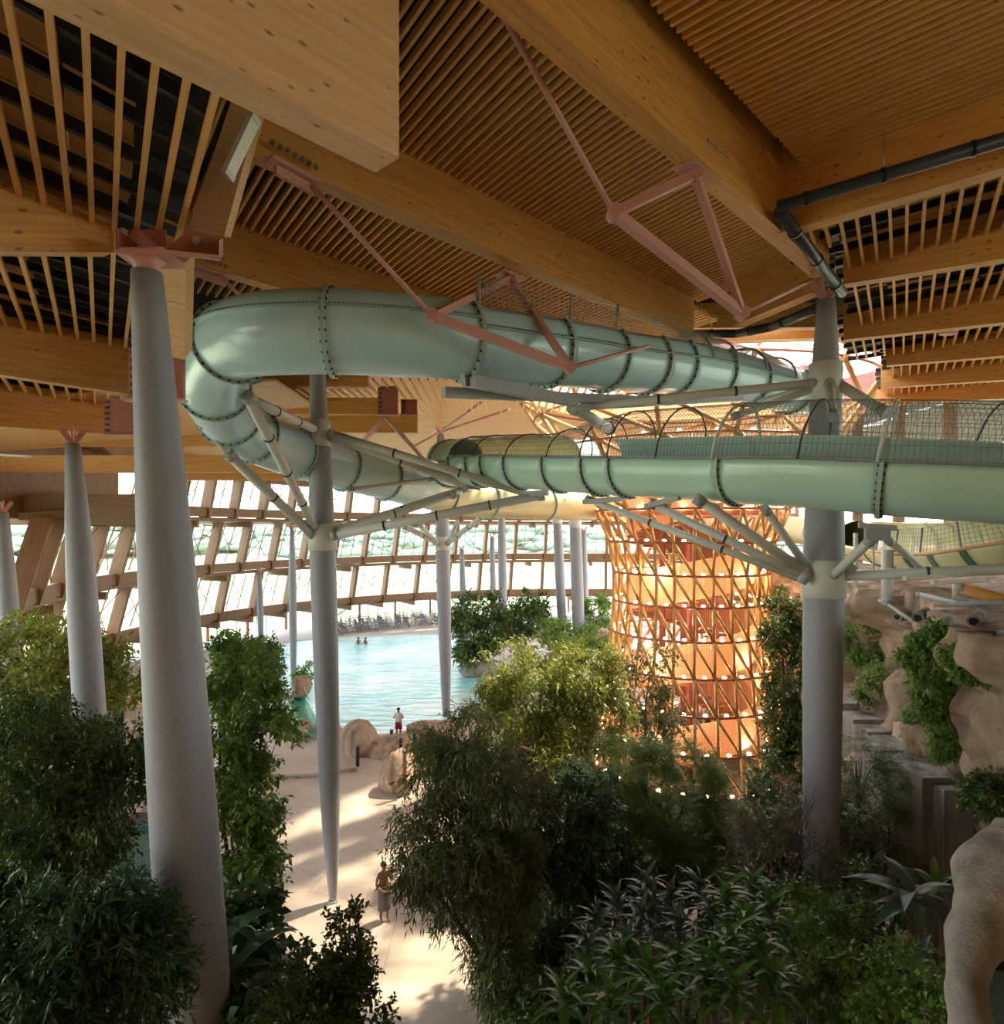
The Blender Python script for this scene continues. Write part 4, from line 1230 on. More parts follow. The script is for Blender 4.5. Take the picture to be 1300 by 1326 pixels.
# child basin at the left and the wet step lines
bas = [G(x, y) for x, y in smooth_loop([(118, 1090), (150, 1080), (232, 1080), (252, 1100), (245, 1140), (170, 1146), (118, 1140)], 4)]
bm = MB(); cb_ = sum(bas, V()) / len(bas)
bm.loft([[p + V((0, 0, .01)) for p in bas], [p + V((0, 0, .3)) for p in bas], [cb_ + (p - cb_) * .9 + V((0, 0, .3)) for p in bas], [cb_ + (p - cb_) * .88 + V((0, 0, .06)) for p in bas]], caps=True)
bo = empty('splash_basin', cb_, 'shallow basin lined in dark green mosaic beside the second column', 'basin')
bm.build('basin_wall', M['tile_green'], bo)
m = MB(); m.face([cb_ + (p - cb_) * .885 + V((0, 0, .16)) for p in bas]); m.build('basin_water', M['tile_green'], bo)
def kerb(label, px, w=.25, h=.12):
    pts = [G(*q) for q in px]; m = MB()
    for a, b in zip(pts[:-1], pts[1:]): m.beam(a, b, w, h, drop=-1)
    tag(m.build('stone_kerb', M['rock_pale'], None, loc=pts[0]), label, 'kerb')
kerb('low stone kerb across the sand by the boulders', [(352, 1007), (388, 1007), (420, 1004), (440, 1000), (462, 998)])
kerb('low kerb edging the planting at the bottom right of the sandy path', [(622, 1180), (640, 1235), (652, 1290), (662, 1330)], .35, .45)
kerb('low kerb edging the planting left of the sandy path', [(352, 1180), (338, 1205), (332, 1260)], .3, .12)

def blob(name, label, c, r, seed, mat='rock', cat='boulder', sub=4, amp=.22, freq=.9, squash=1.0, up=None):
    import bmesh
    bm = bmesh.new(); bmesh.ops.create_icosphere(bm, subdivisions=sub, radius=1.0)
    pr_ = rng(seed * 7 + 1); planes = [(V((pr_.gauss(0, 1), pr_.gauss(0, 1), pr_.gauss(0, .8))).normalized(), pr_.uniform(.55, .85)) for _ in range(13)]
    off = V((seed * 13.1, seed * 7.7, seed * 3.3))
    for v in bm.verts:
        d = v.co.copy()
        n = mnoise.fractal(d * freq + off, 1.0, 2.0, 4) * amp + mnoise.noise(d * freq * .6 + off * 2) * amp * 1.2
        ch = mnoise.voronoi(d * 1.3 + off)[0][0] * .25
        for pn, ph_ in planes:
            e_ = d.dot(pn)
            if e_ > ph_: d = d - pn * (e_ - ph_) * .85
        d *= (1 + n * .55 - ch * amp * .5)
        v.co = V((d.x * r[0], d.y * r[1], d.z * r[2]))
    me = bpy.data.meshes.new(name); bm.to_mesh(me); bm.free()
    me.polygons.foreach_set('use_smooth', [True] * len(me.polygons)); me.materials.append(M[mat])
    o = bpy.data.objects.new(name, me); _place(o, None, c)
    return tag(o, label, cat)
def at_px(px, py, Y, rx, ry): return P(px, py, Y), rx * Y / F, ry * Y / F
def boulder(label, px, py, Y, rx, ry, seed, dy=1.0, **k):
    c, a, b = at_px(px, py, Y, rx, ry); return blob('boulder', label, c, (a, a * dy, b), seed, **k)
boulder('broad sand coloured boulder between the path column and the pool', 470, 968, 34.9, 38, 34, 2)
boulder('long sloping sand coloured rock under the standing bather', 522, 972, 34.5, 56, 28, 3, .7)
boulder('egg shaped boulder nearest the path, in front of the sloping rock', 516, 1004, 29.5, 30, 38, 4)
boulder('low rock at the water edge, behind dark leaves', 560, 948, 36, 40, 16, 5, .7)
boulder('rounded rock on top of the green child slide', 390, 893, 41, 17, 18, 6)
boulder('wet rock half hidden by the path column', 432, 960, 37, 20, 26, 9)
boulder('sand coloured rock at the foot of the green child slide', 392, 945, 37, 14, 16, 19)
boulder('rock bank along the right edge of the wave pool', 622, 868, 53, 34, 14, 7, 1.0, mat='rock_pale')
boulder('second rock bank closer in on the right edge of the wave pool', 652, 897, 44, 28, 16, 8, 1.0, mat='rock_pale')
boulder('pale rock beyond the trees, left of the tower foot', 772, 818, 50, 16, 10, 14)
# sandstone hut between the two left columns
h = empty('sandstone_hut', P(166, 930, 27), 'small sandstone hut glimpsed between the two left columns', 'hut')
m = MB(); a, b = P(138, 950, 27), P(196, 884, 27); m.box((a.x, 27, 0), (b.x, 30, b.z)); m.build('wall', M['rock'], h)
m = MB(); m.box((a.x - .3, 26.6, b.z), (b.x + .3, 30.4, b.z + .35)); m.build('roof_slab', M['rock_pale'], h)
m = MB(); a, b = P(146, 945, 26.95), P(158, 905, 26.95); m.box((a.x, 26.93, 0), (b.x, 27, b.z)); m.build('doorway', M['black'], h)
m = MB(); a, b = P(168, 915, 26.95), P(186, 895, 26.95); m.box((a.x, 26.9, a.z), (b.x, 27, b.z)); m.build('window', M['clt'], h)
# posts on the rocks
for k, (x, y0, y1, Y, lb_) in enumerate([(463, 984, 967, 32.4, 'short dark timber post on a stub, left end of the sloping rock'), (519, 975, 957, 33, 'dark timber post on the crest of the sloping rock'),
      (537, 982, 951, 32, 'tall dark timber post at the right end of the sloping rock'), (524, 1005, 974, 28.6, 'brown timber post set in the egg shaped boulder'), (507, 956, 946, 35, 'stubby dark post beside the standing bather')]):
    a, b = P(x, y0 + 8, Y), P(x, y1, Y)
    t = empty('timber_post', a, lb_, 'post')
    m = MB(); m.tube([a, b], .09, 8); m.build('shaft', M['red_plate'] if k == 3 else M['black'], t)
    m = MB(); m.lathe(b, [(.1, -.02), (.1, .03), (.02, .07)], 8); m.build('cap', M['rubber'], t)
# child slide
cs_ = empty('child_slide', G(396, 948), 'little mint green child slide running down past the rock', 'slide')
a = P(378, 905, 41); b = G(411, 958) + V((0, 0, .15))
M['mint'] = slide_paint('mint_slide', (.16, .55, .36))
m = MB(); path = [a, a + (b - a) * .3 + V((0, 0, -.05)), a + (b - a) * .65 + V((0, 0, -.25)), b]
d = (b - a).normalized(); sd = d.cross(V((0, 0, 1))).normalized()
m.loft([[p + sd * (.55 * math.cos(PI + PI * k / 8)) * s + V((0, 0, .4 * math.sin(PI + PI * k / 8) + .4)) for k in range(9) for s in (1,)] + [p + sd * (.5 * math.cos(2 * PI - PI * k / 8)) + V((0, 0, .34 * math.sin(2 * PI - PI * k / 8) + .4)) for k in range(9)] for p in path])
m.build('channel', M['mint'], cs_)
for s in (-.5, .5):
    m = MB(); m.tube([a + sd * s + V((0, 0, .4)), a + sd * s + V((0, 0, 1.3)), a + (b - a) * .35 + sd * s + V((0, 0, .7))], .04, 6); m.build('handrail', M['white_steel'], cs_)
    m = MB(); m.tube([V((a.x, a.y, 0)) + sd * s, a + sd * s], .06, 6); m.build('leg', M['white_steel'], cs_)
m = MB(); m.beam(a + sd * .7 - d * .9, a - sd * .7 - d * .9, 1.2, .12); m.build('platform', M['white_steel'], cs_)

# ------------------------------------------------------------------ right rock wall with planting pockets
path = [V((14.9, 40, 0)), V((14.0, 34, 0)), V((13.2, 28, 0)), V((12.0, 22, 0)), V((10.9, 17, 0)), V((10.2, 13.5, 0)), V((9.8, 10.5, 0)), V((9.9, 6, 0)), V((10.2, 1, 0)), V((10.5, -5, 0))]
pc, pt_ = catmull(path, 20)
ZT = 9.6
pocket = [(1121, 832, 27, 1.05, 1.7), (1203, 868, 20.5, .75, 1.6), (1235, 915, 19.3, .5, 1.4), (1262, 866, 18.2, .6, .8), (1284, 1030, 14.6, .5, .45), (1218, 1085, 17.6, .5, 1.2)]
pk = [(P(x, y, Y), a, b) for x, y, Y, a, b in pocket]
NS, NZ, NT_ = len(pc), 72, 14
rv = np.zeros((NS, NZ + NT_, 3))
for i, p in enumerate(pc):
    d = (pc[min(i + 1, NS - 1)] - pc[max(i - 1, 0)]).normalized(); nrm = V((d.y, -d.x, 0)) * (1 if V((d.y, -d.x, 0)).x < 0 else -1)
    for j in range(NZ):
        z = ZT * 1.02 * j / (NZ - 1)
        q = V((p.x, p.y, z))
        dd = 1.1 * mnoise.fractal(V((q.x * .3, q.y * .3, z * .16)) + V((3, 1, 7)), 1, 2, 5) + .8 * abs(mnoise.noise(V((q.y * .55, q.x * .5, z * .12)))) + .35 * mnoise.noise(V((q.y * 1.3, z * .6, 2)))
        dd += .9 * (1 - z / ZT) - .15 + (.5 if z > ZT * .9 else 0)
        for (c, a, b) in pk:
            e_ = ((q.y - c.y) / (a * 1.3)) ** 2 + ((z - c.z) / b) ** 2
            if e_ < 1.6: dd -= 1.0 * max(0, min(1, (1.6 - e_) * 2))
        cv = mnoise.voronoi(V((q.x * .42, q.y * .42, z * .33)))
        dd += .75 * mnoise.cell(V((cv[1][0].x * 9.1, cv[1][0].y * 9.7, cv[1][0].z * 8.3))) - .25 + .10 * math.sin(z * 5 + 2 * mnoise.noise(q * .4))
        rv[i, j] = q + nrm * dd
    for j in range(NT_):
        q = V(rv[i, NZ - 1]) - nrm * (.85 * (j + 1))
        rv[i, NZ + j] = (q.x, q.y, ZT + .35 * mnoise.fractal(V((q.x * .5, q.y * .5, 1.0)), 1, 2, 4) + .12 * (j > 2))
NZ += NT_
idx = np.arange(NS * NZ).reshape(NS, NZ)
fq = np.stack([idx[:-1, :-1], idx[1:, :-1], idx[1:, 1:], idx[:-1, 1:]], -1).reshape(-1, 4)
rw = np_mesh('wall_right', rv.reshape(-1, 3), fq, M['rock'], smooth=True); rw['kind'] = 'structure'
RVX = 650 + rv.reshape(-1, 3)[:, 0] * F / rv.reshape(-1, 3)[:, 1]; RVY = HY - (rv.reshape(-1, 3)[:, 2] - HC) * F / rv.reshape(-1, 3)[:, 1]; RVD = rv.reshape(-1, 3)[:, 1]
def rock_depth(px, py, default, rad_=14):
    k = (abs(RVX - px) < rad_) & (abs(RVY - py) < rad_)
    return float(np.percentile(RVD[k], 20)) if k.any() else default
# spotlights set in the rock
for k, (x, y, Y) in enumerate([(1163, 798, 19), (1190, 799, 17.6), (1221, 810, 16.4), (1262, 803, 15.2), (1290, 834, 13.8)]):
    c0 = P(x, y, rock_depth(x, y, Y) - .1)
    t = empty('rock_spotlight', c0, ['rock spotlight deepest along the ledge', 'second round rock spotlight from the far end of the ledge', 'middle round rock spotlight under the ledge', 'fourth round rock spotlight from the far end', 'round rock spotlight closest, above the leafy pocket'][k], 'spotlight', 'spotlights in the right rock')
    d = V((-.7, -.7, -.1)).normalized()
    m = MB(); m.tube([c0 + d * .12, c0 - d * .6], .13, 14); m.build('housing', M['rock_pale'], t)
    m = MB(); m.tube([c0 + d * .13, c0 + d * .12], .08, 12); m.build('lens', M['black'], t)
# stepped concrete parapet
st_ = empty('stepped_parapet', P(1160, 960, 22), 'pink concrete parapet stepping down in front of the rock', 'parapet')
for k, (x, y, Y) in enumerate([(1094, 905, 25.5), (1112, 925, 24.6), (1130, 940, 23.6), (1150, 962, 22.6), (1176, 978, 21.2), (1200, 995, 20.2), (1228, 1010, 19.2)]):
    Y = rock_depth(x, y + 8, Y) - .1; a = P(x, y, Y); m = MB(); m.box((a.x - .5, Y - .6, a.z - 2.0), (a.x + .55, Y + .65, a.z)); m.build('block', M['rock_pale'], st_)
rp_ = empty('ramp_wall', P(1180, 1120, 16.5), 'sloping pink ramp wall behind the large leaved plant', 'ramp')
m = MB(); q = [P(1120, 1050, 17.5), P(1258, 1170, 14.5), P(1256, 1250, 14.5), P(1118, 1170, 17.5)]; m.hexa(q + [p + V((.5, .6, 0)) for p in q]); m.build('wall', M['rock_pale'], rp_)
m = MB(); q = [P(1118, 1046, 17.5), P(1262, 1168, 14.5)]; m.beam(q[0] + V((.25, .3, 0)), q[1] + V((.25, .3, 0)), .9, .12); m.build('coping', M['rock'], rp_)
# near parapet rock, lower right corner
import bmesh
def rocky_tube(name, label, pts, seed, mat='rock_pale'):
    path, tt = catmull([P(x, y, Y) for x, y, Y, r in pts], 10)
    rad_ = np.interp(tt, range(len(pts)), [r * Y / F for x, y, Y, r in pts])
    m = MB(); rings = []
    for i, p in enumerate(path):
        d = (path[min(i + 1, len(path) - 1)] - path[max(i - 1, 0)]).normalized()
        a = d.cross(V((0, 1, 0))).normalized(); b = d.cross(a).normalized()
        rg = []
        for k in range(28):
            an = 2 * PI * k / 28
            e_ = a * math.cos(an) + b * math.sin(an)
            q = p + e_ * rad_[i]
            rg.append(q + e_ * (rad_[i] * .35 * mnoise.fractal(q * 1.6 + V((seed, 0, 0)), 1, 2, 4)))
        rings.append(rg)
    m.loft(rings); o = m.build(name, M[mat], None, loc=path[0]); return tag(o, label, 'boulder')
rocky_tube('parapet_rock', 'smooth grey parapet rock rising at the bottom right corner', [(1316, 1086, 6.4, 38), (1292, 1130, 6.2, 38), (1276, 1190, 5.9, 34), (1258, 1240, 5.6, 27), (1252, 1290, 5.3, 26), (1262, 1345, 5.0, 28), (1270, 1420, 4.8, 32)], 3)
boulder('grey hollowed rock behind the corner parapet', 1322, 1180, 6.6, 48, 60, 21, 1.0, mat='rock_pale')
m = MB(); a, b = P(1272, 1345, 5.6), P(1330, 1228, 5.9); m.box((a.x, 5.6, a.z - .6), (b.x + .5, 6.0, b.z)); tag(m.build('planter_panel', M['tile_green'], None, loc=a), 'dark green panel inside the corner parapet rock', 'panel')
# technical ducts and rails over the rock
def rod(name, label, cat, pts, r, mat='white_steel'):
    pth = [P(*p) for p in pts]; m = MB(); m.tube(pth, r, 10); t = empty(name, pth[0], label, cat); m.build('run', M[mat], t)
    for p in pth:
        k = MB(); k.lathe(p, [(.01, -r * 1.1), (r * 1.15, -r * .5), (r * 1.15, r * .5), (.01, r * 1.1)], 10); k.build('joint', M['grey_steel'], t)
rod('service_duct', 'thick brown service duct over the rock at the right edge', 'duct', [(1244, 760, 16), (1330, 786, 15)], .14, 'glulam')
rod('service_duct', 'thin white service rail below the slide arms over the rock', 'rail', [(1110, 766, 22), (1150, 782, 20), (1186, 808, 19)], .06)
rod('service_duct', 'grey service rail crossing above the rock ledge', 'rail', [(1190, 770, 17), (1240, 782, 16), (1330, 780, 14.5)], .07, 'grey_steel')
for k, (x, y0, y1, Y, l_) in enumerate([(1108, 690, 768, 23, 'white service post left of the others over the rock'), (1149, 712, 778, 20, 'thick white service post over the rock, below the cream slide'), (1131, 700, 742, 19, 'thin white hanger beside the thick service post'), (1236, 752, 776, 16.5, 'short white service post near the brown duct')]):
    m = MB(); m.tube([P(x, y0, Y), P(x, y1, Y)], (.08, .17, .03, .05)[k], 10); t = empty('service_post', P(x, y1, Y), l_, 'post'); m.build('shaft', M['white_steel'], t)
    m = MB(); m.tube([P(x, y1, Y), P(x, y1 + 2, Y)], (.14, .26, .07, .1)[k], 10); m.build('foot_plate', M['grey_steel'], t)
# pale balcony slab behind the tower on the right
bl = empty('balcony', P(1015, 735, 40), 'pale balcony slab with a rail, right behind the tower', 'balcony')
m = MB(); a, b = P(975, 745, 40), P(1110, 728, 40); m.box((a.x, 38.5, a.z), (b.x, 42, b.z)); m.build('slab', M['rock_pale'], bl)
m = MB(); m.tube([P(980, 706, 38.6), P(1100, 706, 38.6)], .05, 6); m.build('handrail', M['white_steel'], bl)
for k in range(9):
    m = MB(); x = 984 + k * 14; m.tube([P(x, 706, 38.6), P(x, 730, 38.6)], .03, 5); m.build('baluster', M['white_steel'], bl)
boulder('rock face below the pale balcony behind the tower', 1030, 768, 41, 62, 28, 31, .5)
boulder('dark rock mass between tower and netted column', 1030, 850, 40, 55, 90, 33, .4)

# ------------------------------------------------------------------ foliage
M['lf_yellow'] = leaf_mat('leaf_yellow_green', (.16, .22, .03), (.38, .40, .08), .35)
M['lf_mid'] = leaf_mat('leaf_mid_green', (0.090, 0.210, 0.038), (0.270, 0.420, 0.090), .3)
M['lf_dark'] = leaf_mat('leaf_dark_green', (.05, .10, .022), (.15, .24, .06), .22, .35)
M['lf_deep'] = leaf_mat('leaf_blue_green', (.035, .095, .03), (.10, .20, .07), .2, .4)
M['lf_grey'] = leaf_mat('leaf_grey_green', (0.084, 0.144, 0.102), (0.204, 0.276, 0.216), .2, .35)
M['lf_bright'] = leaf_mat('leaf_fresh_green', (0.084, 0.204, 0.036), (0.228, 0.396, 0.072), .35, .35)
M['lf_olive'] = leaf_mat('leaf_olive', (0.089, 0.138, 0.046), (0.243, 0.292, 0.113), .25)
M['lf_fern'] = leaf_mat('leaf_fern_green', (.13, .25, .04), (.28, .42, .10), .4)
M['lf_dry'] = leaf_mat('leaf_dry', (.20, .13, .09), (.30, .20, .14), .2, .8)
M['bark'] = simple('bark', (.10, .07, .045), .85, noise=.4, scale=5, bump=.3)
M['bark_grey'] = simple('bark_grey', (.16, .12, .10), .85, noise=.3, scale=5, bump=.3)

def leaf_cloud(centres, radii, weights, n_twig, per, ln, wd, droop, g, spread=1.0, shell=.55, feather=False, clump=16):
    """returns verts, quads, rnd for n_twig sprays of per leaves; everything in metres"""
    centres = np.array(centres, float); radii = np.array(radii, float); weights = np.array(weights, float); weights /= weights.sum()
    # clumps: every blob breaks up into small bunches with gaps between them
    ncl = max(5, int(clump))
    cd = g.normal(size=(len(centres), ncl, 3)); cd /= np.linalg.norm(cd, axis=2)[..., None]
    cd *= (shell + (1.05 - shell) * g.random((len(centres), ncl)) ** .5)[..., None]
    which = g.choice(len(centres), n_twig, p=weights)
    cl = (g.random(n_twig) ** 1.25 * ncl).astype(int)
    d = g.normal(size=(n_twig, 3)); d /= np.linalg.norm(d, axis=1)[:, None]
    size = (.22 + .22 * ((cl * 7 + which * 3) % 5) / 4)[:, None]
    off = cd[which, cl] + d * size * (g.random(n_twig) ** .5)[:, None]
    p = centres[which] + off * radii[which]
    d = off / (np.linalg.norm(off, axis=1)[:, None] + 1e-6) * .6 + d * .6
    ax = d * .8 + g.normal(size=(n_twig, 3)) * .45; ax[:, 2] += .25 - droop
    ax /= np.linalg.norm(ax, axis=1)[:, None]
    tl = ln * per * .28 * spread
    u = np.tile(np.linspace(.0, 1, per), n_twig)
    P0 = np.repeat(p, per, 0); A = np.repeat(ax, per, 0)
    base = P0 + A * (u * tl)[:, None]; base[:, 2] -= (u ** 2) * tl * droop * .6
    N = len(base)
    if feather:
        side_ = np.cross(A, np.array([0, 0, 1.0])); side_ /= np.linalg.norm(side_, axis=1)[:, None] + 1e-6
        sg = np.where(np.arange(N) % 2 == 0, 1, -1)[:, None]
        L = side_ * sg * .9 + A * .5 + g.normal(size=(N, 3)) * .12
    else:
        L = A * .55 + g.normal(size=(N, 3)) * .6
    L[:, 2] -= droop * .8
    L /= np.linalg.norm(L, axis=1)[:, None]
    up_ = np.array([0, 0, 1.0]) + g.normal(size=(N, 3)) * .35
    W = np.cross(L, up_); W /= np.linalg.norm(W, axis=1)[:, None] + 1e-6
    Nn = np.cross(W, L)
    s = (.7 + .6 * g.random(N))[:, None]
    l_, w_ = ln * s, wd * s * .5
    v0 = base; v1 = base + L * l_ * .45 + W * w_ + Nn * w_ * .25; v2 = base + L * l_; v2[:, 2] -= (l_[:, 0] * droop * .25); v3 = base + L * l_ * .45 - W * w_ + Nn * w_ * .25
    verts = np.stack([v0, v1, v2, v3], 1).reshape(-1, 3)
    q = np.arange(N * 4).reshape(N, 4)
    tri = np.concatenate([q[:, [0, 1, 2]], q[:, [0, 2, 3]]], 0)
    rnd = np.clip(g.random(N) * .7 + np.repeat(g.random(n_twig), per) * .45 - .05, 0, 1)
    return verts, tri, np.concatenate([rnd, rnd])

def plant(name, label, blobs, leaf, n_twig, per, mat, seed, cat='tree', droop=.25, trunk=.12, base=None, spread=1.0, shell=.5, feather=False, stems=1, depth=1.0, group=None, bark='bark', extra=None, ground=0.0, limbs=True, clump=15, dens=.8):
    """blobs: (px, py, Y, rx px, ry px); leaf: (length, width) metres"""
    g = np.random.default_rng(seed); r = rng(seed)
    cs = [P(b[0], b[1], b[2]) for b in blobs]
    rad_ = [(b[3] * b[2] / F, b[3] * b[2] / F * depth, b[4] * b[2] / F) for b in blobs]
    cen = sum(cs, V()) / len(cs)
    b0 = V(base) if base is not None else V((cen.x, cen.y + .1, ground))
    t = empty(name, b0, label, cat, group, 'thing')
    if trunk:
        fork = b0 + (cen - b0) * .55
        m = MB()
        for s in range(stems):
            off = V((r.uniform(-.4, .4), r.uniform(-.4, .4), 0)) * (stems > 1)
            pts = [b0 + off * .5, b0 + (fork - b0) * .5 + off + V((r.uniform(-.15, .15), r.uniform(-.15, .15), 0)), fork + off * 1.4]
            m.tube(pts, [trunk, trunk * .85, trunk * .7], 8)
        trk = m.build('trunk', M[bark], t)
        if limbs:
            for c, rr in zip(cs, rad_):
                m = MB(); st0 = fork + V((r.uniform(-.1, .1), 0, -.05))
                mid = st0 + (c - st0) * .5 + V((r.uniform(-.2, .2), r.uniform(-.2, .2), r.uniform(0, .25)))
                m.tube([st0, mid, c], [trunk * .5, trunk * .35, trunk * .2], 6)
                for q in range(5):
                    e_ = c + V((r.uniform(-1, 1) * rr[0], r.uniform(-1, 1) * rr[1], r.uniform(-.6, 1) * rr[2])) * .85
                    m.tube([mid + (c - mid) * r.random(), e_], [trunk * .18, trunk * .06], 4)
                m.build('branch', M[bark], trk)
    w = [a[0] * a[2] for a in rad_]
    v, f, rd = leaf_cloud(cs, rad_, w, int(n_twig * dens), per, leaf[0], leaf[1], droop, g, spread, shell, feather, clump)
    keep_z = v[:, 2].reshape(-1, 4).min(1) > .02
    if not keep_z.all():
        n = len(keep_z); kk = np.concatenate([keep_z, keep_z]); f = f[kk]; rd = rd[kk]
    o = np_mesh('foliage', v, f, M[mat], t, WORLD[t.name], rd); o['kind'] = 'stuff'
    if extra: extra(t)
    return t
# --- left side
plant('leafy_tree', 'tall tree with yellowish crown behind the second column', [(20, 850, 23, 55, 55), (80, 845, 23, 60, 50), (60, 900, 22, 75, 50), (10, 920, 22, 50, 60), (160, 870, 24, 35, 32), (130, 850, 24, 40, 35)], (.20, .09), 3600, 7, 'lf_yellow', 1)
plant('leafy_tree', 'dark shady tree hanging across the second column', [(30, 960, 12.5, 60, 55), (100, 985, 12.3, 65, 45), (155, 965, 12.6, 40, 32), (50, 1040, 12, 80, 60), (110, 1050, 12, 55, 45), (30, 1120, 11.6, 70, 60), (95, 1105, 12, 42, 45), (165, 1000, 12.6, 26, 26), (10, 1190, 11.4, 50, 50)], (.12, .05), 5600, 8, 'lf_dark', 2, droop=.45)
plant('leafy_shrub', 'shrub with long drooping leaves at the bottom left corner', [(50, 1230, 7.2, 80, 55), (130, 1205, 7.3, 60, 50), (185, 1230, 7.6, 42, 55), (30, 1310, 6.6, 80, 55), (150, 1290, 7.0, 70, 50)], (.13, .035), 2900, 8, 'lf_deep', 3, 'shrub', droop=.5, trunk=.06, stems=3)
plant('leafy_tree', 'slender climbing tree right of the biggest column', [(288, 860, 13.4, 26, 36), (312, 880, 13.2, 46, 46), (338, 950, 13.0, 42, 42), (298, 985, 13.0, 40, 50), (325, 1030, 12.9, 40, 45), (300, 1090, 12.8, 36, 50), (330, 1120, 12.6, 34, 34), (290, 1160, 12.6, 30, 40)], (.11, .06), 3400, 7, 'lf_mid', 4, droop=.4, trunk=.09, stems=3)
plant('leafy_tree', 'small far tree rising behind the slender climbing tree', [(318, 838, 39, 20, 18), (345, 855, 38, 20, 24), (330, 872, 38, 26, 24), (300, 850, 38, 16, 20)], (.30, .14), 1300, 6, 'lf_dark', 5)
plant('leafy_shrub', 'dark round leaved shrub overlapping the lower end of the path', [(452, 1205, 8.6, 24, 28), (430, 1245, 8.5, 42, 34), (408, 1290, 8.3, 56, 40), (455, 1300, 8.3, 34, 30), (380, 1325, 8.0, 55, 32), (470, 1325, 8.2, 30, 22)], (.075, .045), 1500, 7, 'lf_dark', 6, 'shrub', droop=.15, trunk=.05, stems=2)
plant('leafy_shrub', 'dark broad leaved undergrowth at the foot of the biggest column', [(300, 1225, 10, 40, 45), (345, 1255, 9.6, 45, 35), (310, 1300, 9, 65, 45), (360, 1300, 8.8, 50, 40), (320, 1180, 11, 30, 30)], (.19, .13), 900, 6, 'lf_deep', 7, 'shrub', droop=.4, trunk=.05, stems=3)
plant('leafy_shrub', 'small bush beside the slim pale column at the pool', [(396, 873, 49, 9, 12), (388, 880, 49, 8, 9)], (.25, .12), 260, 5, 'lf_mid', 8, 'shrub', trunk=.05)
plant('leafy_shrub', 'shady shrubs between the second column and the left edge', [(20, 1000, 17, 60, 60), (-20, 1080, 15, 60, 80), (70, 960, 19, 50, 40)], (.16, .08), 1500, 7, 'lf_dark', 9, 'shrub')
# --- right side
plant('bamboo_clump', 'yellow green bamboo clump standing between pool and tower', [(655, 868, 23.5, 34, 32), (700, 858, 23, 46, 34), (752, 870, 23.3, 46, 40), (705, 910, 22.8, 62, 42), (768, 920, 23, 40, 50), (650, 920, 23.3, 34, 38), (735, 965, 22.6, 60, 45), (690, 985, 22.8, 45, 40)], (.19, .055), 4800, 7, 'lf_yellow', 10, 'bamboo', droop=.3, trunk=.06, stems=6)
plant('leafy_tree', 'dark willow leaved tree leaning over the walker on the path', [(592, 962, 13.6, 40, 38), (560, 995, 13.2, 32, 42), (620, 1000, 13.3, 48, 46), (556, 1075, 12.6, 42, 34), (600, 1090, 12.7, 55, 45), (536, 1118, 12.4, 32, 26), (582, 1160, 12.4, 42, 28), (645, 1130, 13, 45, 52), (660, 1050, 13.5, 46, 55), (648, 1215, 13, 42, 52), (668, 1280, 12.6, 40, 48)], (.15, .030), 6200, 8, 'lf_olive', 11, droop=.55, base=(0.5, 13, 0), trunk=.13, stems=2)
plant('feathery_tree', 'feathery fine leaved tree before the lower tower rings', [(790, 990, 15.6, 46, 36), (835, 1020, 15.2, 55, 48), (875, 1060, 15.2, 52, 52), (805, 1070, 15, 48, 46), (900, 1010, 16, 36, 36), (850, 1115, 15, 62, 46), (925, 1075, 15.6, 38, 56)], (.09, .022), 7500, 12, 'lf_fern', 12, droop=.3, feather=True, spread=1.0, trunk=.12)
plant('leafy_tree', 'dense blue green broadleaf tree in front of the feathery one', [(755, 1035, 13.9, 34, 34), (735, 1075, 13.6, 34, 44), (772, 1110, 13.5, 50, 44), (738, 1145, 13.4, 32, 44), (782, 1175, 13.3, 46, 46), (750, 1225, 13.2, 44, 44)], (.12, .06), 3300, 7, 'lf_deep', 13, droop=.45)
plant('leafy_tree', 'small warm lit tree directly before the tower lattice', [(842, 868, 27, 34, 28), (822, 905, 27, 30, 34), (862, 930, 27, 28, 36), (835, 958, 26.6, 32, 26)], (.17, .08), 900, 6, 'lf_olive', 14, trunk=.09, stems=3)
plant('feathery_tree', 'feathery tree before the rock wall right of the netted column', [(1108, 985, 16.8, 34, 28), (1148, 1015, 16.3, 42, 38), (1185, 1065, 16, 40, 38), (1128, 1060, 16.2, 46, 46), (1208, 1105, 16, 26, 34), (1085, 1075, 16.4, 36, 52), (1130, 1120, 15.6, 40, 26)], (.10, .022), 3400, 11, 'lf_dark', 15, droop=.35, feather=True, spread=.8, trunk=.09)
plant('leafy_shrub', 'fresh green shrub with rounded leaves below the bare branches', [(1058, 1195, 11.2, 44, 34), (1040, 1240, 10.4, 52, 40), (1085, 1275, 9.6, 46, 42), (1020, 1300, 9.4, 50, 34)], (.10, .06), 1500, 6, 'lf_mid', 16, 'shrub', droop=.2, trunk=.05, stems=3)
plant('leafy_shrub', 'glossy green shrub along the corner parapet rock', [(1175, 1265, 8.2, 36, 30), (1205, 1300, 7.8, 48, 30), (1150, 1310, 8.2, 40, 28), (1230, 1325, 7.4, 36, 18)], (.085, .05), 700, 6, 'lf_bright', 17, 'shrub', droop=.15, trunk=.04, stems=3)
plant('leafy_shrub', 'dark shrubs in the shade below the netted column', [(1000, 1120, 17, 55, 55), (1050, 1100, 17, 50, 60), (960, 1160, 16, 60, 50), (1080, 1170, 14, 60, 50), (1140, 1220, 12, 60, 50), (1120, 1270, 11, 60, 50), (1000, 1040, 19, 34, 46), (980, 1220, 12.5, 60, 40)], (.16, .08), 4200, 7, 'lf_dark', 18, 'shrub', trunk=.07, stems=3)
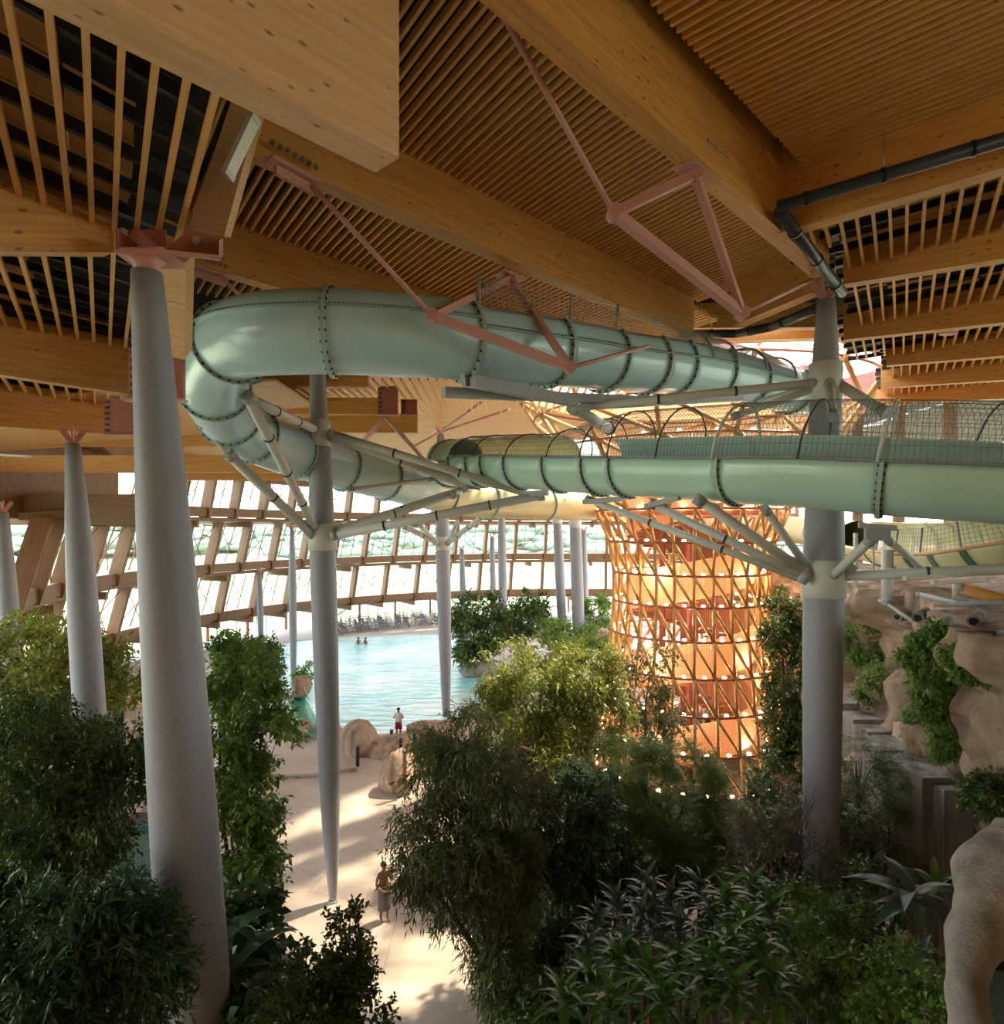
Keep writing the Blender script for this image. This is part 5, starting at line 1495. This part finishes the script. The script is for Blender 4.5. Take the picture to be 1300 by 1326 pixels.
plant('leafy_shrub', 'dark undergrowth filling the slope below the broadleaf tree', [(720, 1240, 15, 60, 60), (830, 1190, 14, 70, 40), (900, 1150, 15, 60, 40), (690, 1310, 12.4, 50, 40), (760, 1290, 11.5, 60, 40), (850, 1280, 10.5, 80, 40), (700, 1120, 17, 50, 70), (680, 1180, 15.5, 40, 60)], (.15, .07), 4400, 7, 'lf_dark', 19, 'shrub', trunk=.07, stems=3)
plant('leafy_tree', 'round dark bush on the far bank right of the pool', [(617, 822, 53, 30, 26), (605, 792, 53, 20, 20), (632, 800, 54, 22, 30), (612, 845, 51, 18, 12)], (.34, .16), 1700, 6, 'lf_dark', 20)
plant('leafy_tree', 'dark bush between the thin far columns', [(682, 800, 56, 28, 22), (690, 780, 57, 18, 14), (668, 812, 55, 20, 18)], (.34, .16), 1000, 6, 'lf_dark', 21)
plant('leafy_tree', 'low dark bushes beside the thicker far column', [(738, 822, 48, 34, 15), (770, 792, 58, 18, 20), (778, 815, 55, 16, 18), (716, 818, 50, 20, 12), (715, 846, 40, 34, 16), (765, 850, 39, 34, 18), (800, 842, 41, 20, 18)], (.28, .14), 2600, 6, 'lf_mid', 22)
plant('leafy_tree', 'shaded tree standing between tower and netted column', [(1012, 805, 27.5, 22, 34), (1022, 870, 27, 26, 50), (1008, 930, 26.5, 24, 40), (1026, 985, 26, 28, 40), (1032, 820, 27.5, 16, 40)], (.17, .09), 3400, 6, 'lf_dark', 23)
pl_lab = ['ivy filled pocket beside the netted column', 'tall ivy filled pocket in the middle of the rock wall', 'narrow ivy strand beside the tall rock pocket', 'ivy filled pocket under the nearest spotlights', 'small leafy tuft on the rock near the right edge', 'long ivy fall beside the ramp wall']
pb = [[(1121, 830, 26.6, 26, 36), (1130, 880, 26.4, 22, 24), (1105, 855, 26.6, 16, 40)], [(1195, 850, 20.2, 18, 32), (1210, 890, 20.0, 24, 40), (1200, 940, 20, 20, 34), (1215, 835, 20.2, 20, 22)], [(1222, 950, 19.6, 10, 30)], [(1255, 850, 18, 24, 18), (1266, 885, 17.8, 18, 34)], [(1282, 1028, 14.3, 26, 22), (1300, 1040, 14.2, 20, 20)], [(1215, 1070, 17.2, 20, 40), (1228, 1115, 16.8, 16, 28)]]
for i, (l_, b_) in enumerate(zip(pl_lab, pb)):
    b_ = [(x, y, rock_depth(x, y, Y, 20) - .25, w, h) for x, y, Y, w, h in b_]
    plant('wall_ivy', l_, b_, (.105, .06), [2300, 3200, 700, 1900, 900, 1400][i], 6, 'lf_mid' if i < 4 else 'lf_dark', 40 + i, 'ivy', droop=.55, trunk=0, depth=.7)
# bare branching shrub
def bare(t):
    r = rng(77); m = MB()
    def grow(p, d, L, r0, lev):
        q = p + d * L; mid = p + d * L * .5 + V((r.uniform(-.1, .1), r.uniform(-.1, .1), 0)) * L
        m.tube([p, mid, q], [r0, r0 * .8, r0 * .55], 5)
        if lev == 0: return
        for k in range(3):
            nd = (d + V((r.uniform(-.6, .6), r.uniform(-.5, .5), r.uniform(-.1, .4)))).normalized()
            grow(p + d * L * r.uniform(.5, 1), nd, L * r.uniform(.55, .8), r0 * .55, lev - 1)
    for k in range(7):
        grow(P(960 + k * 16, 1230, 12.6 + .15 * k), V((r.uniform(-.35, .3), r.uniform(-.2, .2), 1)).normalized(), 1.35, .035, 4)
    m.build('bare_branch', M['bark_grey'], t)
plant('bare_shrub', 'half bare shrub with tangled grey branches and a few dry leaves', [(960, 1030, 13, 40, 50), (1020, 1080, 13, 50, 60), (980, 1140, 12.8, 50, 50)], (.085, .05), 170, 4, 'lf_dry', 50, 'shrub', trunk=.06, stems=3, limbs=False, extra=bare)
plant('leafy_shrub', 'dried brown tuft on the trunk of the bamboo', [(684, 975, 21.5, 12, 22)], (.5, .06), 90, 5, 'lf_dry', 51, 'shrub', droop=.9, trunk=0)

# plants with leaves big enough to pick out one by one
def blade_mesh(name, L, W, curl, mat, seg=5, fold=.3):
    m = MB(); top, = [[]]; rows = []
    for i in range(seg + 1):
        u = i / seg; w = W * math.sin(PI * min(1, .12 + u * .9)) ** .8 * (1 if i < seg else .05)
        x = L * u; z = curl[0] * L * u - curl[1] * L * u * u
        rows.append([(x, -w / 2, z + fold * w / 2), (x, 0, z), (x, w / 2, z + fold * w / 2)])
    m.loft(rows, closed=False, caps=False); me = m.data(name); me.materials.append(mat); return me
def rosette_plant(name, label, heads, n, L, W, mat, seed, cat='plant', curl=(.55, .75), stem=.03, el=(-.1, 1.2), ground=None):
    r = rng(seed); hp = [P(*h) for h in heads]; cen = sum(hp, V()) / len(hp)
    b0 = V((cen.x, cen.y, 0 if ground is None else ground)); t = empty(name, b0, label, cat)
    mm = M[mat]
    mesh = [blade_mesh('leaf', L * k, W * k, (curl[0], curl[1] * c), mm) for k, c in ((.75, .9), (1, 1), (1.15, 1.25), (.9, 1.5))]
    for h in hp:
        m = MB(); m.tube([b0 + V((r.uniform(-.3, .3), r.uniform(-.2, .2), 0)), h + V((0, 0, -.5)), h], [stem * 1.3, stem, stem * .9], 6); m.build('stem', M['bark'], t)
        for k in range(n):
            a = k * 2.39996 + r.uniform(-.3, .3); e_ = el[0] + (el[1] - el[0]) * (k / n) ** 1.2
            o = bpy.data.objects.new('leaf', r.choice(mesh))
            C.objects.link(o); o.parent = t
            o.location = h + V((0, 0, .012 * k)) - b0
            o.rotation_euler = (r.uniform(-.3, .3), -e_, a)
    return t
rosette_plant('dracaena', 'grey green plant with strappy leaf whorls under the broadleaf tree', [(772, 1215, 9.9), (800, 1190, 10.2), (838, 1170, 10.0), (868, 1185, 9.8), (905, 1175, 9.9), (830, 1215, 9.4), (880, 1225, 9.2), (760, 1245, 9.4), (815, 1250, 9.0), (845, 1200, 9.7), (922, 1210, 9.3)], 26, .36, .075, 'lf_grey', 60)
rosette_plant('dracaena', 'bright green plant with long strappy leaves at the bottom centre', [(800, 1265, 8.7), (765, 1295, 8.2), (840, 1285, 8.2), (880, 1270, 8.4), (915, 1300, 7.9), (860, 1320, 7.7), (730, 1318, 7.9), (790, 1325, 7.6)], 24, .40, .085, 'lf_bright', 61)
rosette_plant('dracaena', 'glossy strappy leaved plant right of the grey green whorls', [(940, 1185, 9.4), (965, 1215, 8.9), (1000, 1200, 9.3), (945, 1245, 8.4), (985, 1255, 8.3), (1000, 1300, 7.8), (950, 1310, 7.6), (925, 1265, 8.1), (975, 1170, 9.9)], 24, .40, .085, 'lf_bright', 62)
rosette_plant('large_leaved_plant', 'plant with big paddle leaves before the ramp wall', [(1182, 1172, 10.2)], 15, .82, .24, 'lf_grey', 63, el=(-.2, .9), curl=(.2, .5), stem=.06)
rosette_plant('large_leaved_plant', 'fresh whorl of paddle leaves right of the big paddle plant', [(1212, 1158, 10.6)], 12, .5, .13, 'lf_mid', 64, el=(-.1, 1.0), curl=(.3, .5), stem=.04)
rosette_plant('large_leaved_plant', 'lower paddle leaved plant above the glossy shrub', [(1186, 1262, 9.0)], 9, .55, .13, 'lf_grey', 65, el=(0, 1.1), curl=(.2, .6), stem=.04)
rosette_plant('large_leaved_plant', 'broad dark leaves low beside the biggest column', [(312, 1210, 9.4), (342, 1232, 9.2), (300, 1265, 8.8), (335, 1290, 8.5)], 9, .42, .22, 'lf_deep', 66, el=(-.4, .9), curl=(.2, .8), stem=.03)
# ------------------------------------------------------------------ people
M['skin_dark'] = simple('brown_skin', (.25, .11, .055), .55); M['skin'] = simple('skin', (.42, .22, .13), .55)
M['hair'] = simple('dark_hair', (.012, .009, .008), .6); M['cloth_grey'] = simple('grey_towel', (.12, .10, .11), .9, noise=.2, scale=20)
M['cloth_white'] = simple('white_shirt', (.68, .66, .66), .85); M['cloth_red'] = simple('red_shorts', (.42, .03, .03), .8)
def person(name, label, foot, h, yaw, skin, pose, clothes, cut=None):
    """one continuous skinned body; local metres for a 1.75 m figure facing -Y"""
    s = h / 1.75
    t = empty(name, foot, label, 'person', None, 'thing'); t.rotation_euler = (0, 0, yaw); t.scale = (s, s, s)
    J = {}; E = []; Rr = {}
    def j(n, p, r, par=None):
        J[n] = V(p); Rr[n] = r
        if par: E.append((par, n))
    j('pelvis', (0, 0, .95), .125); j('waist', (0, .01, 1.08), .115, 'pelvis'); j('chest', (0, .01, 1.28), .135, 'waist'); j('neck0', (0, .02, 1.44), .085, 'chest'); j('neck', (0, .01, 1.51), .052, 'neck0')
    j('jaw', (0, -.02, 1.57), .062, 'neck'); j('head', (0, -.005, 1.645), .088, 'jaw'); j('crown', (0, 0, 1.70), .066, 'head')
    for sx, sn in ((-1, 'l'), (1, 'r')):
        kn, an = pose['leg' + sn]
        j('hip' + sn, (.085 * sx, 0, .88), .088, 'pelvis'); j('knee' + sn, kn, .056, 'hip' + sn); j('calf' + sn, (V(kn) * .65 + V(an) * .35 + V((0, .015, 0))), .052, 'knee' + sn)
        j('ankle' + sn, an, .034, 'calf' + sn); j('toe' + sn, (an[0], an[1] - .15, .03), .028, 'ankle' + sn)
        el, wr, hd = pose['arm' + sn]
        j('sh' + sn, (.175 * sx, .015, 1.41), .052, 'neck0'); j('elbow' + sn, el, .036, 'sh' + sn); j('wrist' + sn, wr, .025, 'elbow' + sn)
        w = V(wr); d = (V(hd) - w).normalized(); pz = V((1, 0, 0)) * sx if abs(d.x) < .7 else V((0, 0, 1)); pz = (pz - d * pz.dot(d)).normalized()
        j('palm' + sn, w + d * .055, .027, 'wrist' + sn)
        for k, (o_, L) in enumerate(((-.03, .075), (-.01, .088), (.011, .082), (.031, .066))):
            kn0 = w + d * .095 + pz * o_; j('kn%s%d' % (sn, k), kn0, .0105, 'palm' + sn)
            j('ft%s%d' % (sn, k), kn0 + (d + V((0, -.35, -.1))).normalized() * L, .008, 'kn%s%d' % (sn, k))
        th = w + d * .035 - pz * .04; j('th' + sn, th, .012, 'palm' + sn); j('tt' + sn, th + (d - pz * .5).normalized() * .055, .009, 'th' + sn)
    names = list(J); me = bpy.data.meshes.new('body')
    me.from_pydata([tuple(J[n]) for n in names], [(names.index(a), names.index(b)) for a, b in E], []); me.materials.append(M[skin])
    o = bpy.data.objects.new('body', me); C.objects.link(o); o.parent = t
    sk = o.modifiers.new('skin', 'SKIN')
    me.skin_vertices.new() if not me.skin_vertices else None
    for i, n in enumerate(names):
        me.skin_vertices[0].data[i].radius = (Rr[n] * (1.25 if n in ('chest', 'pelvis', 'waist') else 1), Rr[n] * (.85 if n in ('chest', 'waist') else 1))
        me.skin_vertices[0].data[i].use_root = n == 'pelvis'
    o.modifiers.new('sub', 'SUBSURF').render_levels = 1; o.modifiers['sub'].levels = 1; sk.use_smooth_shade = True
    def lm(nm, build, mat):
        m = MB(); build(m); me2 = m.data(nm); me2.materials.append(M[mat]); c = bpy.data.objects.new(nm, me2); C.objects.link(c); c.parent = t; return c
    def ell(m, c, r, z0=0, z1=PI, n=14, k=8):
        rings = []
        for i in range(k + 1):
            ph = z0 + (z1 - z0) * i / k
            rings.append([(c[0] + r[0] * math.sin(ph) * math.cos(2 * PI * q / n) + 1e-4, c[1] + r[1] * math.sin(ph) * math.sin(2 * PI * q / n), c[2] + r[2] * math.cos(ph)) for q in range(n)])
        m.loft(rings)
    lm('hair', lambda m: ell(m, (0, .018, 1.675), (.094, .108, .105), 0, PI * .56), 'hair')
    lm('nose', lambda m: m.tube([(0, -.083, 1.66), (0, -.112, 1.622), (0, -.085, 1.612)], [.008, .014, .009], 6), skin)
    for sx in (-1, 1):
        lm('eye', lambda m: ell(m, (.031 * sx, -.080, 1.655), (.012, .008, .007)), 'hair')
        lm('ear', lambda m: ell(m, (.090 * sx, .0, 1.645), (.012, .022, .032)), skin)
    lm('mouth', lambda m: m.tube([(-.024, -.079, 1.585), (0, -.088, 1.583), (.024, -.079, 1.585)], .006, 5), 'cloth_red')
    clothes(lm)
    return t
def lath(m, prof, n=24, fy=.78, wob=0.0, off=(0, 0)):
    m.loft([[((r + wob * math.sin(6 * 2 * PI * k / n)) * math.cos(2 * PI * k / n) + off[0], (r + wob * math.sin(6 * 2 * PI * k / n)) * fy * math.sin(2 * PI * k / n) + off[1], z) for k in range(n)] for r, z in prof], caps=False)
walker_foot = G(497, 1192)
def towel(lm):
    lm('towel_wrap', lambda m: lath(m, [(.165, 1.06), (.19, 1.0), (.205, .88), (.205, .7), (.195, .5), (.20, .36), (.19, .36), (.19, .7), (.18, 1.0), (.155, 1.06)], 24, .85, .006), 'cloth_grey')
    lm('towel_roll', lambda m: m.tube([(.168 * math.cos(a), .14 * math.sin(a), 1.06) for a in np.linspace(0, 2 * PI, 22)], .016, 6), 'cloth_grey')
person('person', 'bare chested walker in a dark towel wrap on the sandy path', walker_foot, 1.74, math.radians(35), 'skin_dark',
       {'legl': ((-.09, -.03, .49), (-.09, .03, .075)), 'legr': ((.09, -.08, .49), (.09, -.06, .075)),
        'arml': ((-.26, -.02, 1.13), (-.12, -.20, 1.00), (-.04, -.24, .97)), 'armr': ((.25, .03, 1.13), (.13, -.19, 1.02), (.05, -.24, .99))}, towel)
def shirt(lm):
    lm('shirt', lambda m: lath(m, [(.075, 1.50), (.13, 1.47), (.19, 1.42), (.20, 1.30), (.185, 1.12), (.19, .95), (.18, .95), (.175, 1.3), (.07, 1.49)], 24, .72), 'cloth_white')
    for sx in (-1, 1):
        lm('sleeve', lambda m: m.tube([(.17 * sx, .015, 1.42), (.22 * sx, .01, 1.30), (.245 * sx, 0, 1.22)], [.075, .068, .066], 12), 'cloth_white')
        lm('shorts_leg', lambda m: m.tube([(.085 * sx, 0, .95), (.095 * sx, 0, .75), (.10 * sx, 0, .58)], [.105, .105, .11], 14), 'cloth_red')
    lm('shorts', lambda m: lath(m, [(.175, .98), (.185, .88), (.17, .82)], 24, .8), 'cloth_red')
person('person', 'bather in white shirt and red shorts standing on the rock by the pool', V((*P(516, 957, 36)[:2], P(516, 957, 36).z)), 1.72, math.radians(170), 'skin_dark',
       {'legl': ((-.10, -.02, .49), (-.11, .02, .075)), 'legr': ((.10, -.02, .49), (.11, .02, .075)),
        'arml': ((-.30, .02, 1.17), (-.14, -.19, 1.14), (-.05, -.2, 1.15)), 'armr': ((.30, .02, 1.17), (.15, -.2, 1.11), (.06, -.2, 1.12))}, shirt)
def none(lm): lm('swimwear', lambda m: lath(m, [(.16, .98), (.18, .9), (.16, .84)], 20, .8), 'cloth_grey')
for x, lab in ((464, 'left one of two swimmers chatting in the far water'), (473, 'right one of two swimmers chatting in the far water')):
    c0 = P(x, 833, 66.5)
    person('person', lab, V((c0.x, c0.y, -1.05)), 1.75, math.radians(20 if x < 470 else -30), 'skin_dark',
       {'legl': ((-.1, -.02, .49), (-.1, .02, .075)), 'legr': ((.1, -.02, .49), (.1, .02, .075)),
        'arml': ((-.28, -.02, 1.17), (-.34, -.2, 1.1), (-.36, -.28, 1.1)), 'armr': ((.28, -.02, 1.17), (.36, -.2, 1.1), (.4, -.28, 1.1))}, none)

# ------------------------------------------------------------------ deck chairs beyond the pool
M['chair'] = simple('deck_chair_fabric', (.20, .21, .24), .7); M['chair_pale'] = simple('deck_chair_pale', (.60, .60, .60), .7)
r = rng(9)
def deck_chair_proto(mat):
    a = MB()
    for k in range(4): y0 = -.6 + k * .2; a.box((-.28, y0, .35), (.28, y0 + .12, .38))
    b = MB()
    for k in range(4): z0 = .42 + k * .18; b.hexa([(-.26, .17 + (z0 - .36) * .58, z0), (.26, .17 + (z0 - .36) * .58, z0), (.26, .2 + (z0 - .36) * .58, z0), (-.26, .2 + (z0 - .36) * .58, z0), (-.26, .23 + (z0 - .36) * .58, z0 + .1), (.26, .23 + (z0 - .36) * .58, z0 + .1), (.26, .26 + (z0 - .36) * .58, z0 + .1), (-.26, .26 + (z0 - .36) * .58, z0 + .1)])
    for x in (-.28, .28): b.beam((x, .15, .36), (x, .58, 1.1), .04, .04)
    l = MB()
    for x in (-.28, .28): l.beam((x, -.55, 0), (x, .1, .36), .05, .05); l.beam((x, .45, 0), (x, -.2, .36), .05, .05); l.beam((x, -.35, .58), (x, .3, .58), .06, .04)
    ms = []
    for nm, q, mt in (('seat', a, mat), ('backrest', b, mat), ('folding_legs', l, M['grey_steel'])):
        me = q.data(nm); me.materials.append(mt); ms.append((nm, me))
    return ms
pro = [deck_chair_proto(M['chair']), deck_chair_proto(M['chair_pale'])]
n = 0
for row, (Rr_, a_lo, a_hi, cnt) in enumerate(((37.4, 110, 138, 21), (39.2, 109, 138, 22), (41.0, 108, 137, 20), (42.8, 107, 136, 18))):
    for k in range(cnt):
        a = math.radians(a_lo + (a_hi - a_lo) * (k + r.uniform(-.2, .2)) / cnt)
        q = circ(Rr_ + r.uniform(-.3, .3), a, .02)
        t = empty('deck_chair', q, ('dark' if (n % 3) else 'pale') + ' folding deck chair in the ' + ('row nearest the pool edge', 'second row from the pool', 'third row from the pool', 'last row by the glazing')[row] + ' on the far deck', 'chair', 'deck chairs on the far pool deck')
        t.rotation_euler = (0, 0, a - PI / 2 + r.uniform(-.3, .3))
        for nm, me in pro[0 if n % 3 else 1]:
            o = bpy.data.objects.new(nm, me); C.objects.link(o); o.parent = t
        n += 1
for o in list(SC.objects):
    if o.parent is None and o.get('category') and not o.get('kind'): o['kind'] = 'thing'
